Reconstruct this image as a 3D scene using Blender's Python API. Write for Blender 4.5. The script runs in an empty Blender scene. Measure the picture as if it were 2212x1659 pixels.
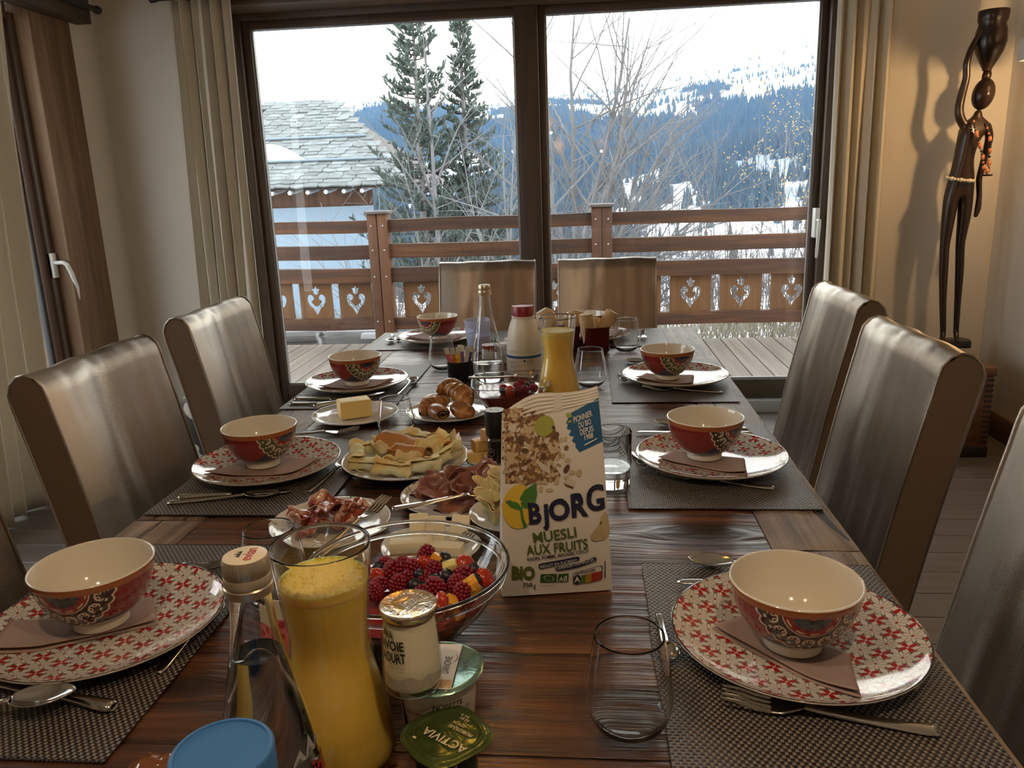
import bpy, bmesh, math, random
from math import sin, cos, pi, atan2, sqrt, radians, hypot, exp
from mathutils import Vector as V, Matrix, noise
rnd = random.Random(11)
SC = bpy.context.scene
COL = SC.collection

# ---------------------------------------------------------------- camera
cd = bpy.data.cameras.new('camera'); cam = bpy.data.objects.new('camera', cd); COL.objects.link(cam)
SC.camera = cam
F_PX, PITCH, YAW, ROLL = 1702.8, 0.24630, 0.09686, -0.03496
fw0 = V((-sin(YAW), cos(YAW), 0)); rt0 = V((cos(YAW), sin(YAW), 0)); up0 = V((0, 0, 1))
fw = fw0*cos(PITCH) - up0*sin(PITCH); up = up0*cos(PITCH) + fw0*sin(PITCH)
rt = rt0*cos(ROLL) + up*sin(ROLL); upr = up*cos(ROLL) - rt0*sin(ROLL)
cam.matrix_world = Matrix(((rt.x, upr.x, -fw.x, 0), (rt.y, upr.y, -fw.y, 0), (rt.z, upr.z, -fw.z, 1.265), (0, 0, 0, 1)))
cd.sensor_width = 36; cd.lens = F_PX/2212*36; cd.clip_start = 0.02; cd.clip_end = 6000

# ---------------------------------------------------------------- sky, lamps, exposure
W = bpy.data.worlds.new('sky'); SC.world = W; W.use_nodes = True
wn = W.node_tree; wl = wn.links.new
bg = wn.nodes['Background']
tc = wn.nodes.new('ShaderNodeTexCoord'); sx = wn.nodes.new('ShaderNodeSeparateXYZ'); mr = wn.nodes.new('ShaderNodeMapRange')
mx = wn.nodes.new('ShaderNodeMix'); mx.data_type = 'RGBA'
wl(tc.outputs['Generated'], sx.inputs[0]); wl(sx.outputs['Z'], mr.inputs['Value'])
mr.inputs['From Min'].default_value = 0.0; mr.inputs['From Max'].default_value = 0.9
wl(mr.outputs[0], mx.inputs[0])
mx.inputs[6].default_value = (0.96, 0.98, 1.0, 1); mx.inputs[7].default_value = (0.78, 0.88, 1.0, 1)
wl(mx.outputs[2], bg.inputs[0]); bg.inputs[1].default_value = 4.8
SC.view_settings.view_transform = 'Standard'; SC.view_settings.look = 'None'
SC.view_settings.exposure = 0.0; SC.view_settings.gamma = 1.0; SC.view_settings.use_curve_mapping = False
cy = SC.cycles
cy.max_bounces = 10; cy.diffuse_bounces = 3; cy.glossy_bounces = 3; cy.transmission_bounces = 8
cy.transparent_max_bounces = 16; cy.volume_bounces = 0; cy.sample_clamp_indirect = 4.0; cy.sample_clamp_direct = 0
cy.caustics_reflective = False; cy.caustics_refractive = True; cy.blur_glossy = 0.5
cy.use_denoising = True; cy.use_adaptive_sampling = True; cy.adaptive_threshold = 0.02

def lamp(name, loc, watts, color, radius):
    l = bpy.data.lights.new(name, 'POINT'); l.energy = watts; l.color = color; l.shadow_soft_size = radius
    o = bpy.data.objects.new(name, l); COL.objects.link(o); o.location = loc
    return o
WARM = (1.0, 0.62, 0.28)

# ---------------------------------------------------------------- mesh helpers
class G:
    def __init__(s): s.v = []; s.f = []; s.m = []
    def mark(s): return len(s.v)
    def add(s, vs, fs, mi=0):
        o = len(s.v); s.v += [V(p) for p in vs]
        for f in fs: s.f.append([i+o for i in f]); s.m.append(mi)
    def xf(s, M, a=0):
        for i in range(a, len(s.v)): s.v[i] = M @ s.v[i]
    def map(s, fn, a=0):
        for i in range(a, len(s.v)): s.v[i] = V(fn(*s.v[i]))
    def box(s, x0, y0, z0, x1, y1, z1, mi=0):
        s.add([(x0,y0,z0),(x1,y0,z0),(x1,y1,z0),(x0,y1,z0),(x0,y0,z1),(x1,y0,z1),(x1,y1,z1),(x0,y1,z1)],
              [(3,2,1,0),(4,5,6,7),(0,1,5,4),(1,2,6,5),(2,3,7,6),(3,0,4,7)], mi)
    def lathe(s, prof, n=48, mi=0, cap0=False, cap1=False, wob=None):
        vs = []; fs = []; k = len(prof)
        for i in range(n):
            a = 2*pi*i/n
            for r, z in prof:
                q = wob(a, r, z) if wob else r
                vs.append((q*cos(a), q*sin(a), z))
        o = len(s.v); s.v += [V(p) for p in vs]
        for i in range(n):
            j = (i+1) % n
            for t in range(k-1):
                s.f.append([o+i*k+t, o+j*k+t, o+j*k+t+1, o+i*k+t+1]); s.m.append(mi[t] if isinstance(mi, (list, tuple)) else mi)
        if cap0: s.f.append([o+i*k for i in range(n)][::-1]); s.m.append(mi[0] if isinstance(mi, (list, tuple)) else mi)
        if cap1: s.f.append([o+i*k+k-1 for i in range(n)]); s.m.append(mi[-1] if isinstance(mi, (list, tuple)) else mi)
    def tube(s, pts, rad, n=8, mi=0, cap=True, flat=1.0):
        pts = [V(p) for p in pts]; k = len(pts); o = len(s.v)
        if not isinstance(rad, (list, tuple)): rad = [rad]*k
        t0 = (pts[1]-pts[0]).normalized()
        nrm = t0.orthogonal().normalized() if abs(t0.z) > .9 else V((0,0,1)).cross(t0).normalized()
        for i in range(k):
            t = (pts[min(i+1,k-1)]-pts[max(i-1,0)]).normalized()
            nrm = (nrm - t*nrm.dot(t)).normalized(); b = t.cross(nrm)
            for j in range(n):
                a = 2*pi*j/n
                s.v.append(pts[i] + nrm*(rad[i]*cos(a)) + b*(rad[i]*flat*sin(a)))
        for i in range(k-1):
            for j in range(n):
                q = (j+1) % n
                s.f.append([o+i*n+j, o+i*n+q, o+(i+1)*n+q, o+(i+1)*n+j]); s.m.append(mi)
        if cap:
            s.f.append([o+j for j in range(n)][::-1]); s.f.append([o+(k-1)*n+j for j in range(n)]); s.m += [mi, mi]
    def grid(s, fn, nu, nv, mi=0, cu=False, cv=False):
        o = len(s.v); mu = nu if cu else nu+1; mv = nv if cv else nv+1
        for i in range(mu):
            for j in range(mv): s.v.append(V(fn(i/nu, j/nv)))
        for i in range(nu):
            for j in range(nv):
                a, b = (i+1) % mu, (j+1) % mv
                s.f.append([o+i*mv+j, o+a*mv+j, o+a*mv+b, o+i*mv+b]); s.m.append(mi)
    def ball(s, c, r, n=10, m=7, mi=0, sq=(1,1,1), fn=None):
        c = V(c)
        def f(u, v):
            a = 2*pi*u; b = pi*(v-.5)
            d = V((cos(a)*cos(b), sin(a)*cos(b), sin(b)))
            k = fn(d) if fn else 1
            return c + V((d.x*sq[0], d.y*sq[1], d.z*sq[2]))*(r*k)
        s.grid(f, n, m, mi, cu=True)
    def prism(s, poly, z0, z1, mi=0):
        n = len(poly); o = len(s.v)
        s.v += [V((x, y, z0)) for x, y in poly] + [V((x, y, z1)) for x, y in poly]
        s.f.append([o+i for i in range(n)][::-1]); s.f.append([o+n+i for i in range(n)]); s.m += [mi, mi]
        for i in range(n):
            j = (i+1) % n; s.f.append([o+i, o+j, o+n+j, o+n+i]); s.m.append(mi)
    def mesh(s, name, mats, smooth=35, bevel=0, seg=2):
        me = bpy.data.meshes.new(name)
        me.from_pydata([tuple(p) for p in s.v], [], s.f)
        if not isinstance(mats, (list, tuple)): mats = [mats]
        for m in mats: me.materials.append(m)
        if len(mats) > 1: me.polygons.foreach_set('material_index', s.m)
        bm = bmesh.new(); bm.from_mesh(me)
        if len(s.v) < 60000: bmesh.ops.remove_doubles(bm, verts=bm.verts, dist=1e-6)
        if bevel:
            ed = [e for e in bm.edges if len(e.link_faces) == 2 and e.calc_face_angle(0) > .6]
            bmesh.ops.bevel(bm, geom=ed, offset=bevel, segments=seg, profile=.5, affect='EDGES', clamp_overlap=True)
        bmesh.ops.recalc_face_normals(bm, faces=bm.faces)
        bm.to_mesh(me); bm.free()
        if smooth:
            me.shade_smooth()
            if smooth < 170: me.set_sharp_from_angle(angle=radians(smooth))
        me.update()
        return me
    def obj(s, name, mats, parent=None, smooth=35, bevel=0, loc=None, rz=None, seg=2):
        o = bpy.data.objects.new(name, s.mesh(name, mats, smooth, bevel, seg)); COL.objects.link(o)
        if parent: o.parent = parent
        if loc: o.location = loc
        if rz is not None: o.rotation_euler = (0, 0, rz)
        return o

def place(me, name, parent=None, loc=(0,0,0), rot=(0,0,0), sc=1):
    o = bpy.data.objects.new(name, me); COL.objects.link(o)
    if parent: o.parent = parent
    o.location = loc; o.rotation_euler = rot
    o.scale = (sc, sc, sc) if not isinstance(sc, tuple) else sc
    return o
def tag(o, label=None, cat=None, group=None, kind=None):
    if label: o['label'] = label
    if cat: o['category'] = cat
    if group: o['group'] = group
    if kind: o['kind'] = kind
    return o
def thing(name, label, cat, loc=(0,0,0), rz=0, group=None):
    o = bpy.data.objects.new(name, None); COL.objects.link(o); o.empty_display_size = .05
    o.location = loc; o.rotation_euler = (0, 0, rz)
    return tag(o, label, cat, group)
def struct(o): o['kind'] = 'structure'; return o
def dup(root, label, loc=None, rz=None, parent=None):
    c = root.copy(); COL.objects.link(c)
    if parent: c.parent = parent
    if loc is not None: c.location = loc
    if rz is not None: c.rotation_euler = (0, 0, rz) if not isinstance(rz, tuple) else rz
    if label: c['label'] = label
    for ch in list(root.children): dup(ch, None, parent=c)
    return c
def solid(o, t, off=0):
    m = o.modifiers.new('thick', 'SOLIDIFY'); m.thickness = t; m.offset = off
    return o

_tx = {}
def text2d(s, bold=0.0):
    k = (s, bold)
    if k not in _tx:
        c = bpy.data.curves.new('txt', 'FONT'); c.body = s; c.size = 1; c.offset = bold; c.resolution_u = 4
        o = bpy.data.objects.new('txt', c); COL.objects.link(o)
        bpy.context.view_layer.update()
        me = bpy.data.meshes.new_from_object(o.evaluated_get(bpy.context.evaluated_depsgraph_get()))
        vs = [(v.co.x, v.co.y) for v in me.vertices]; fs = [list(p.vertices) for p in me.polygons]
        bpy.data.objects.remove(o); bpy.data.curves.remove(c); bpy.data.meshes.remove(me)
        x0 = min(v[0] for v in vs); x1 = max(v[0] for v in vs); y0 = min(v[1] for v in vs); y1 = max(v[1] for v in vs)
        _tx[k] = ([(x-x0, y) for x, y in vs], fs, x1-x0, y1)
    return _tx[k]
def put_text(g, s, fn, x0, y0, w, h, ang=0.0, bold=0.0, mi=0):
    """letters fitted into a box w by h whose lower left corner is x0,y0, turned by ang, then mapped with fn(x,y)"""
    vs, fs, tw, th = text2d(s, bold); ca, sa = cos(ang), sin(ang)
    out = []
    for x, y in vs:
        a, b = x/tw*w, y/th*h
        out.append(fn(x0 + a*ca - b*sa, y0 + a*sa + b*ca))
    g.add(out, fs, mi)
# ---------------------------------------------------------------- node helper
class E:
    def __init__(s, b, sock): s.b = b; s.s = sock
    def _m(s, op, o=None, o2=None):
        n = s.b.nt.nodes.new('ShaderNodeMath'); n.operation = op
        for i, q in enumerate((s, o, o2)):
            if q is None: continue
            if isinstance(q, E): s.b.nt.links.new(q.s, n.inputs[i])
            else: n.inputs[i].default_value = q
        return E(s.b, n.outputs[0])
    def __add__(s, o): return s._m('ADD', o)
    __radd__ = __add__
    def __mul__(s, o): return s._m('MULTIPLY', o)
    __rmul__ = __mul__
    def __sub__(s, o): return s._m('SUBTRACT', o)
    def __rsub__(s, o): return (s*-1.0)+o
    def __truediv__(s, o): return s._m('DIVIDE', o)
    def __rtruediv__(s, o):
        return s._m('POWER', -1.0)*o
    def abs(s): return s._m('ABSOLUTE')
    def sin(s): return s._m('SINE')
    def cos(s): return s._m('COSINE')
    def sqrt(s): return s._m('SQRT')
    def frac(s): return s._m('FRACT')
    def floor(s): return s._m('FLOOR')
    def lt(s, o): return s._m('LESS_THAN', o)
    def gt(s, o): return s._m('GREATER_THAN', o)
    def max(s, o): return s._m('MAXIMUM', o)
    def min(s, o): return s._m('MINIMUM', o)
    def pow(s, o): return s._m('POWER', o)
    def atan2(s, o): return s._m('ARCTAN2', o)
    def wrap(s, hi, lo): return s._m('WRAP', hi, lo)
    def step(s, a, b):
        n = s.b.nt.nodes.new('ShaderNodeMapRange'); n.interpolation_type = 'SMOOTHSTEP'
        s.b.nt.links.new(s.s, n.inputs[0]); n.inputs[1].default_value = a; n.inputs[2].default_value = b
        return E(s.b, n.outputs[0])
class B:
    def __init__(s, name, **kw):
        s.m = bpy.data.materials.new(name); s.m.use_nodes = True; s.nt = s.m.node_tree
        s.p = s.nt.nodes['Principled BSDF']; s.out = s.nt.nodes['Material Output']
        s._c = None; s.set(**kw)
    def set(s, **kw):
        nm = dict(col='Base Color', rough='Roughness', metal='Metallic', spec='Specular IOR Level', trans='Transmission Weight', ior='IOR',
                  coat='Coat Weight', crough='Coat Roughness', sheen='Sheen Weight', sss='Subsurface Weight', sssr='Subsurface Radius', ssss='Subsurface Scale',
                  emit='Emission Color', est='Emission Strength', normal='Normal', alpha='Alpha')
        for k, v in kw.items():
            i = s.p.inputs[nm[k]]
            if isinstance(v, E): s.nt.links.new(v.s, i)
            elif isinstance(v, tuple) and len(v) == 3 and k in ('col', 'emit'): i.default_value = (*v, 1)
            else: i.default_value = v
        return s
    def co(s, kind='Object'):
        if s._c is None: s._c = s.nt.nodes.new('ShaderNodeTexCoord')
        return E(s, s._c.outputs[kind])
    def xyz(s, v=None):
        n = s.nt.nodes.new('ShaderNodeSeparateXYZ'); s.nt.links.new((v or s.co()).s, n.inputs[0])
        return [E(s, n.outputs[i]) for i in range(3)]
    def vec(s, x, y, z):
        n = s.nt.nodes.new('ShaderNodeCombineXYZ')
        for i, q in enumerate((x, y, z)):
            if isinstance(q, E): s.nt.links.new(q.s, n.inputs[i])
            else: n.inputs[i].default_value = q
        return E(s, n.outputs[0])
    def rand(s):
        n = s.nt.nodes.new('ShaderNodeObjectInfo'); return E(s, n.outputs['Random'])
    def sc(s, v, k, off=None):
        n = s.nt.nodes.new('ShaderNodeVectorMath'); n.operation = 'MULTIPLY_ADD'
        s.nt.links.new(v.s, n.inputs[0]); n.inputs[1].default_value = k if isinstance(k, tuple) else (k,)*3
        if off is not None:
            s.nt.links.new(off.s, n.inputs[2])
        else: n.inputs[2].default_value = (0,0,0)
        return E(s, n.outputs[0])
    def noise(s, v=None, scale=5, det=3, rough=.5, dist=0, k=None, off=None):
        v = v or s.co()
        if k or off is not None: v = s.sc(v, k or 1.0, off)
        n = s.nt.nodes.new('ShaderNodeTexNoise'); s.nt.links.new(v.s, n.inputs['Vector'])
        n.inputs['Scale'].default_value = scale; n.inputs['Detail'].default_value = det; n.inputs['Roughness'].default_value = rough; n.inputs['Distortion'].default_value = dist
        return E(s, n.outputs['Fac'])
    def voro(s, v=None, scale=5, feat='F1', out='Distance'):
        v = v or s.co(); n = s.nt.nodes.new('ShaderNodeTexVoronoi'); n.feature = feat; s.nt.links.new(v.s, n.inputs['Vector']); n.inputs['Scale'].default_value = scale
        return E(s, n.outputs[out])
    def mix(s, f, a, b):
        n = s.nt.nodes.new('ShaderNodeMix'); n.data_type = 'RGBA'
        for i, q in ((0, f), (6, a), (7, b)):
            if isinstance(q, E): s.nt.links.new(q.s, n.inputs[i])
            elif i == 0: n.inputs[0].default_value = q
            else: n.inputs[i].default_value = (*q, 1)
        return E(s, n.outputs[2])
    def ramp(s, f, *st):
        c = st[0][1]
        n = s.nt.nodes.new('ShaderNodeValToRGB'); s.nt.links.new(f.s, n.inputs[0]); r = n.color_ramp
        while len(r.elements) < len(st): r.elements.new(.5)
        for e, (p, c) in zip(r.elements, st): e.position = p; e.color = (*c, 1)
        return E(s, n.outputs[0])
    def bump(s, h, strength=.3, dist=.002):
        n = s.nt.nodes.new('ShaderNodeBump'); s.nt.links.new(h.s, n.inputs['Height']); n.inputs['Strength'].default_value = strength; n.inputs['Distance'].default_value = dist
        s.nt.links.new(n.outputs[0], s.p.inputs['Normal']); return s

def plain(name, col, rough=.5, var=.12, scale=30, **kw):
    b = B(name, rough=rough, **kw)
    n = b.noise(scale=scale, det=3)
    b.set(col=b.mix(n, tuple(c*(1-var) for c in col), tuple(min(1, c*(1+var)) for c in col)))
    return b.m
def wood(name, dark, mid, light, axis='x', fine=60, along=2.0, rough=.5, bump=.4, dist=.001, vary=.35, knots=True):
    b = B(name)
    k = {'x': (along, fine, fine), 'y': (fine, along, fine), 'z': (fine, fine, along)}[axis]
    r = b.rand(); off = b.vec(r*37.0, r*23.0, r*51.0)
    g = b.noise(scale=1, det=5, rough=.6, dist=.6, k=k, off=off)
    k2 = tuple(q*.22 for q in k)
    h = b.noise(scale=1, det=3, dist=1.5, k=k2, off=off)
    t = g*.6 + h*.5
    c = b.ramp(t, (.33, dark), (.55, mid), (.75, light))
    c = b.mix((r*vary)+.0, c, dark)
    b.set(col=c, rough=rough); b.bump(g*.7+h*.6, bump, dist)
    return b.m
def thin_glass(name, tint=(1,1,1), ior=1.45, haze=0.0):
    m = bpy.data.materials.new(name); m.use_nodes = True; nt = m.node_tree; nt.nodes.clear()
    o = nt.nodes.new('ShaderNodeOutputMaterial'); t = nt.nodes.new('ShaderNodeBsdfTransparent'); gl = nt.nodes.new('ShaderNodeBsdfGlossy')
    f = nt.nodes.new('ShaderNodeLayerWeight'); f.inputs[0].default_value = .5; mixn = nt.nodes.new('ShaderNodeMixShader')
    t.inputs[0].default_value = (*tint, 1); gl.inputs['Roughness'].default_value = 0.0
    r0 = ((ior-1)/(ior+1))**2
    pw = nt.nodes.new('ShaderNodeMath'); pw.operation = 'POWER'; pw.inputs[1].default_value = 5.0
    ma = nt.nodes.new('ShaderNodeMath'); ma.operation = 'MULTIPLY_ADD'; ma.inputs[1].default_value = 1-r0; ma.inputs[2].default_value = r0
    nt.links.new(f.outputs['Facing'], pw.inputs[0]); nt.links.new(pw.outputs[0], ma.inputs[0])
    nt.links.new(ma.outputs[0], mixn.inputs[0]); nt.links.new(t.outputs[0], mixn.inputs[1]); nt.links.new(gl.outputs[0], mixn.inputs[2])
    last = mixn.outputs[0]
    if haze:
        d = nt.nodes.new('ShaderNodeBsdfDiffuse'); d.inputs[0].default_value = (.8,.82,.9,1); m2 = nt.nodes.new('ShaderNodeMixShader'); m2.inputs[0].default_value = haze
        nt.links.new(last, m2.inputs[1]); nt.links.new(d.outputs[0], m2.inputs[2]); last = m2.outputs[0]
    nt.links.new(last, o.inputs[0])
    return m

M = {}
# room
b = B('plaster', rough=.85); n = b.noise(scale=4, det=4); b.set(col=b.mix(n, (.70,.64,.55), (.76,.70,.61))); b.bump(b.noise(scale=220, det=2), .12, .001); M['plaster'] = b.m
M['ceiling'] = plain('ceiling_white', (.70,.66,.58), .9)
M['frame'] = wood('window_frame_wood', (.045,.028,.02), (.085,.055,.038), (.13,.085,.06), 'z', 90, 3, .45, .15)
M['frame_x'] = wood('window_frame_wood_level', (.045,.028,.02), (.085,.055,.038), (.13,.085,.06), 'x', 90, 3, .45, .15)
M['frame_y'] = wood('window_frame_wood_side', (.06,.035,.022), (.11,.065,.04), (.16,.10,.07), 'y', 90, 3, .45, .15)
M['post'] = wood('old_spruce', (.10,.055,.028), (.20,.12,.065), (.32,.21,.125), 'z', 26, 1.6, .75, .8, .003, .15)
M['darkbeam'] = wood('dark_beam', (.03,.017,.01), (.06,.035,.02), (.09,.055,.035), 'y', 30, 2, .6, .5)
M['floor'] = wood('floor_oak', (.075,.058,.045), (.115,.09,.07), (.165,.13,.105), 'x', 38, 1.6, .42, .25, .001, .35)
M['skirting'] = wood('skirting_oak', (.12,.06,.025), (.22,.12,.055), (.30,.18,.085), 'y', 60, 2, .45, .15)
M['metal_white'] = plain('white_handle', (.80,.80,.78), .35)
M['sill'] = plain('threshold_grey', (.42,.44,.43), .45)
b = B('linen', rough=.9, sheen=.2); n = b.noise(scale=260, det=2); b.set(col=b.mix(n, (.60,.54,.43), (.72,.66,.54))); b.bump(n, .15, .0006); M['linen'] = b.m
M['pane'] = thin_glass('window_glass', (.97,.985,.98), 1.5)
# table
b = B('brushed_old_pine'); x, y, z = b.xyz(); r = b.rand(); off = b.vec(r*9.0, r*3.0, 0.0)
kn = None; dy = None
for kx_, ky_, s_ in ((.163,1.093,1.0), (-.455,.702,.5), (-.16,1.55,.7), (.02,2.15,.8), (-.42,2.32,.7)):
    ax_ = (x-kx_)*(9.0/s_); ay_ = (y-ky_)*(26.0/s_); d2 = ax_*ax_+ay_*ay_; e_ = (1.0/(d2+1.0))
    kn = e_ if kn is None else kn+e_; q = (ay_/(d2+1.0))*(.055*s_); dy = q if dy is None else dy+q
yy_ = y-dy
g1 = b.noise(b.vec(x*1.5+r*9.0, yy_*44.0, r*31.0), 1, 5, .62, .5); g2 = b.noise(b.vec(x*.7+r*5.0, yy_*11.0, r*17.0), 1, 4, .5, .9)
g3 = b.noise(b.vec(x*3.0, yy_*150.0, r*7.0), 1, 3)
t = g1*.55 + g2*.45
c = b.ramp(t, (.38, (.008,.0035,.002)), (.46, (.045,.015,.006)), (.54, (.14,.050,.017)), (.66, (.29,.12,.045)))
c = b.mix((r*.30), c, (.035,.014,.007)); c = b.mix(kn.step(.25,.95), c, (.02,.009,.006))
b.set(col=c, rough=(g1*-.25)+.45, spec=.85); b.bump(g1*.75+g2*.5+g3*.12, 1.0, .0075); M['plank'] = b.m
b = B('worn_edge_board', rough=.50); x, y, z = b.xyz(); r = b.rand(); off = b.vec(r*9.0, r*5.0, 0.0)
g1 = b.noise(b.vec(x*36.0+r*9.0, y*1.6+r*7.0, r*11.0), 1, 5, .62, .6); g2 = b.noise(scale=9, det=4, off=off)
wrm = b.voro(b.sc(b.co(), (1.0, .6, 1.0)), 95).lt(.14)*b.noise(scale=14, det=2, off=off).gt(.56)
crk = ((b.noise(b.vec(x*16.0, y*1.1+r*3.0, r*5.0), 1, 4, .55, 1.2)-.5).abs()).lt(.012)
c = b.ramp(g1*.6+g2*.4, (.36, (.10,.058,.034)), (.50, (.23,.155,.105)), (.64, (.40,.31,.23))); c = b.mix(wrm.max(crk), c, (.018,.009,.006))
b.set(col=c); b.bump(g1*.6+g2*.5-wrm.max(crk)*.6, 1.0, .004); M['edgeplank'] = b.m
M['tableleg'] = wood('table_leg_wood', (.04,.02,.01), (.09,.045,.02), (.15,.08,.04), 'z', 40, 2, .5, .4)
# placemat weave: dark warp threads with pale weft floats, one float every second crossing
b = B('woven_mat', rough=.38, spec=.6)
x, y, z = b.xyz(); u = x/.0068; v = y/.0042
row = v.floor(); sh = (row*.5).frac()                       # every other row shifted by half a period
fu = (u + sh).frac() - .5; fv = v.frac() - .5
fl = (fu.abs().lt(.23))*(fv.abs().lt(.42))
hgt = (1.0-(fu.abs()*3.2).pow(2.0)).max(0.0)*fl + (1.0-(fv.abs()*1.9).pow(2.0))*(1.0-fl)*.55
c = b.mix(fl, (.030,.021,.018), b.mix(b.noise(scale=900, det=1), (.22,.195,.175), (.33,.30,.27)))
b.set(col=c); b.bump(hgt, .9, .0016); M['mat'] = b.m
# chairs
def leather(name, dark, light, amt):
    b = B(name, rough=.36, spec=.9, metal=.78)
    s1 = b.noise(scale=1, det=2, rough=.5, dist=.15, k=(9, 9, .55)); s2 = b.noise(scale=900, det=2)
    st = (s1+(s2-.5)*.30).step(.45, .62)*amt
    b.set(col=b.mix(st, dark, light), rough=(s2*.20)+.22); b.bump(s1*1.0+s2*.05, .5, .012); return b.m
M['leather'] = leather('taupe_metallic_hide', (.21,.160,.118), (.54,.49,.43), 1.0)
b = B('chair_side_leather', rough=.5, spec=.4); n = b.noise(scale=350, det=2); b.set(col=b.mix(n, (.17,.115,.075), (.20,.14,.095))); b.bump(n, .15, .0005); M['leather_side'] = b.m
M['chairleg'] = plain('dark_chair_leg', (.04,.025,.018), .4)
# ceramics
CR = (.78,.72,.60)
b = B('plate_print', rough=.10, spec=.6, coat=.4); x, y, z = b.xyz(); CE = .0295
u = x/CE; v = y/CE
def cell(u, v, o):
    a = (u+o).frac()-.5; c = (v+o).frac()-.5
    return (a*a+c*c).sqrt(), c.atan2(a)
r1, p1 = cell(u, v, 0.0); r2, p2 = cell(u, v, .5)
red = r1.lt((p1*2.0).cos().abs().pow(1.2)*.29+.06)
dot = r1.lt(.05)
star = ((p2*8.0).sin().abs()*(r2+.03)).lt(.028)*r2.lt(.50)*r2.gt(.03)
pet = ((((p2*4.0).sin().abs()) - (r2*2.1)).abs().lt(.13))*r2.lt(.48)*r2.gt(.06)
tri = (r1.gt(.37))*(r2.gt(.37))*(r1.lt(.40))
rc = r2.lt(.055)
base = b.mix(b.noise(scale=3, det=1), (.80,.74,.66), (.84,.79,.72))
c = b.mix(star.max(pet)*.85, base, (.09,.055,.05)); c = b.mix(tri, c, (.05,.03,.035)); c = b.mix(rc, c, (.30,.03,.03)); c = b.mix(red, c, (.42,.012,.015)); c = b.mix(dot, c, (.85,.6,.5))
b.set(col=c); M['plate_print'] = b.m
M['plate_rim'] = plain('plate_rim_line', (.025,.022,.03), .12, coat=.4)
M['cream_glaze'] = plain('cream_glaze', CR, .10, .04, 8, coat=.4)
M['white_glaze'] = plain('white_glaze', (.80,.80,.78), .10, .03, 8, coat=.4)
M['plate_plain'] = plain('plate_cream_back', (.66,.58,.46), .15, .05, 8, coat=.3)
b = B('toile_plate', rough=.12, coat=.4); w = b.noise(scale=26, det=4, dist=2.2); ln = (w-.5).abs().lt(.014)*b.noise(scale=9, det=1).gt(.53)
b.set(col=b.mix(ln, (.80,.76,.68), (.10,.08,.075))); M['toile'] = b.m
def bowlmat(name, band):
    b = B(name, rough=.13, coat=.5); x, y, z = b.xyz(); th = y.atan2(x); tot = None
    R = .062; h = .071 - z
    c = b.mix(b.noise(scale=18, det=2), (.20,.010,.010), (.28,.018,.014))
    # blue leaf splash low between the medallions
    spl = (b.noise(scale=34, det=2)*.03 + (((th*2.0).cos())*.016)).gt(h*-1.0*1.0+.058)*1.0
    c = b.mix(spl, c, (.035,.045,.075))
    for k in range(2):
        a0 = 2*pi*k/2
        d = (th-(a0)).wrap(pi, -pi)*R; rr = (d*d + h*h*1.05).sqrt(); ph = h.atan2(d)
        sc = (ph*13.0).sin().abs()*.0035
        col = band[k % len(band)]
        inb = rr.lt(sc+.049)
        c = b.mix(rr.lt(sc+.0515)*h.gt(.002), c, (.72,.60,.42))
        c = b.mix(inb, c, col)
        # curls: rings repeated around the band
        pp = (ph*(7.0/pi)).frac()-.5; lx = pp*(.039*pi/7.0); ly = rr-.0385
        q = (lx*lx*.8+ly*ly).sqrt(); ring = ((q-.0055).abs().lt(.0009)) * (ly.lt(.004))
        q2 = ((lx.abs()-.004)*(lx.abs()-.004)+(ly+.002)*(ly+.002)).sqrt(); r2_ = (q2-.0022).abs().lt(.0007)
        c = b.mix(ring.max(r2_), c, (.74,.63,.46))
        c = b.mix(((ph*22.0).sin().gt(.6))*((rr-.0455).abs().lt(.0013)), c, (.74,.63,.46))
        c = b.mix(rr.lt(.0285), c, (.70,.57,.40))
        sc2 = (ph*11.0).sin().abs()*.003
        c = b.mix(rr.lt(.0272-0.0), c, (.30,.02,.015)); c = b.mix((rr-.0245).abs().lt(.0008)*((ph*10.0).sin().gt(-.3)), c, (.74,.63,.46))
        c = b.mix(rr.lt(sc2+.017), c, (.05,.06,.075)); c = b.mix(rr.lt(.0105), c, (.02,.018,.02)); c = b.mix(rr.lt(.0055), c, (.55,.17,.04))
    b.set(col=c); return b.m
DKB = (.045,.022,.020); NVY = (.02,.022,.04); GRN = (.085,.085,.022)
M['bowl_dark'] = bowlmat('bowl_glaze_dark', (DKB, DKB, NVY)); M['bowl_green'] = bowlmat('bowl_glaze_green', (GRN, DKB, GRN))
M['bowl_rim'] = plain('bowl_rim_orange', (.42,.13,.035), .13, .1, 20, coat=.5)
b = B('napkin_paper', rough=.95); n = b.noise(scale=1, det=1, k=(700,60,60)); b.set(col=b.mix(n, (.36,.25,.21), (.43,.31,.27))); b.bump(n, .25, .0005); M['napkin'] = b.m
M['steel'] = plain('polished_steel', (.62,.60,.56), .13, .04, 60, metal=1.0)
M['foil'] = plain('foil', (.80,.74,.62), .22, .1, 90, metal=.9)
M['glass'] = B('clear_glass', col=(.985,.995,.99), rough=0.0, trans=1.0, ior=1.46).m
M['thin'] = thin_glass('thin_glass', (.985,.99,.985), 1.5)
M['glass_thick'] = B('heavy_glass', col=(.97,.99,.98), rough=0.0, trans=1.0, ior=1.45).m
M['water'] = B('water', col=(1,1,1), rough=0.0, trans=1.0, ior=1.33).m
M['frost'] = thin_glass('frosted_plastic', (.84,.86,.98), 1.4, .35)
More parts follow.
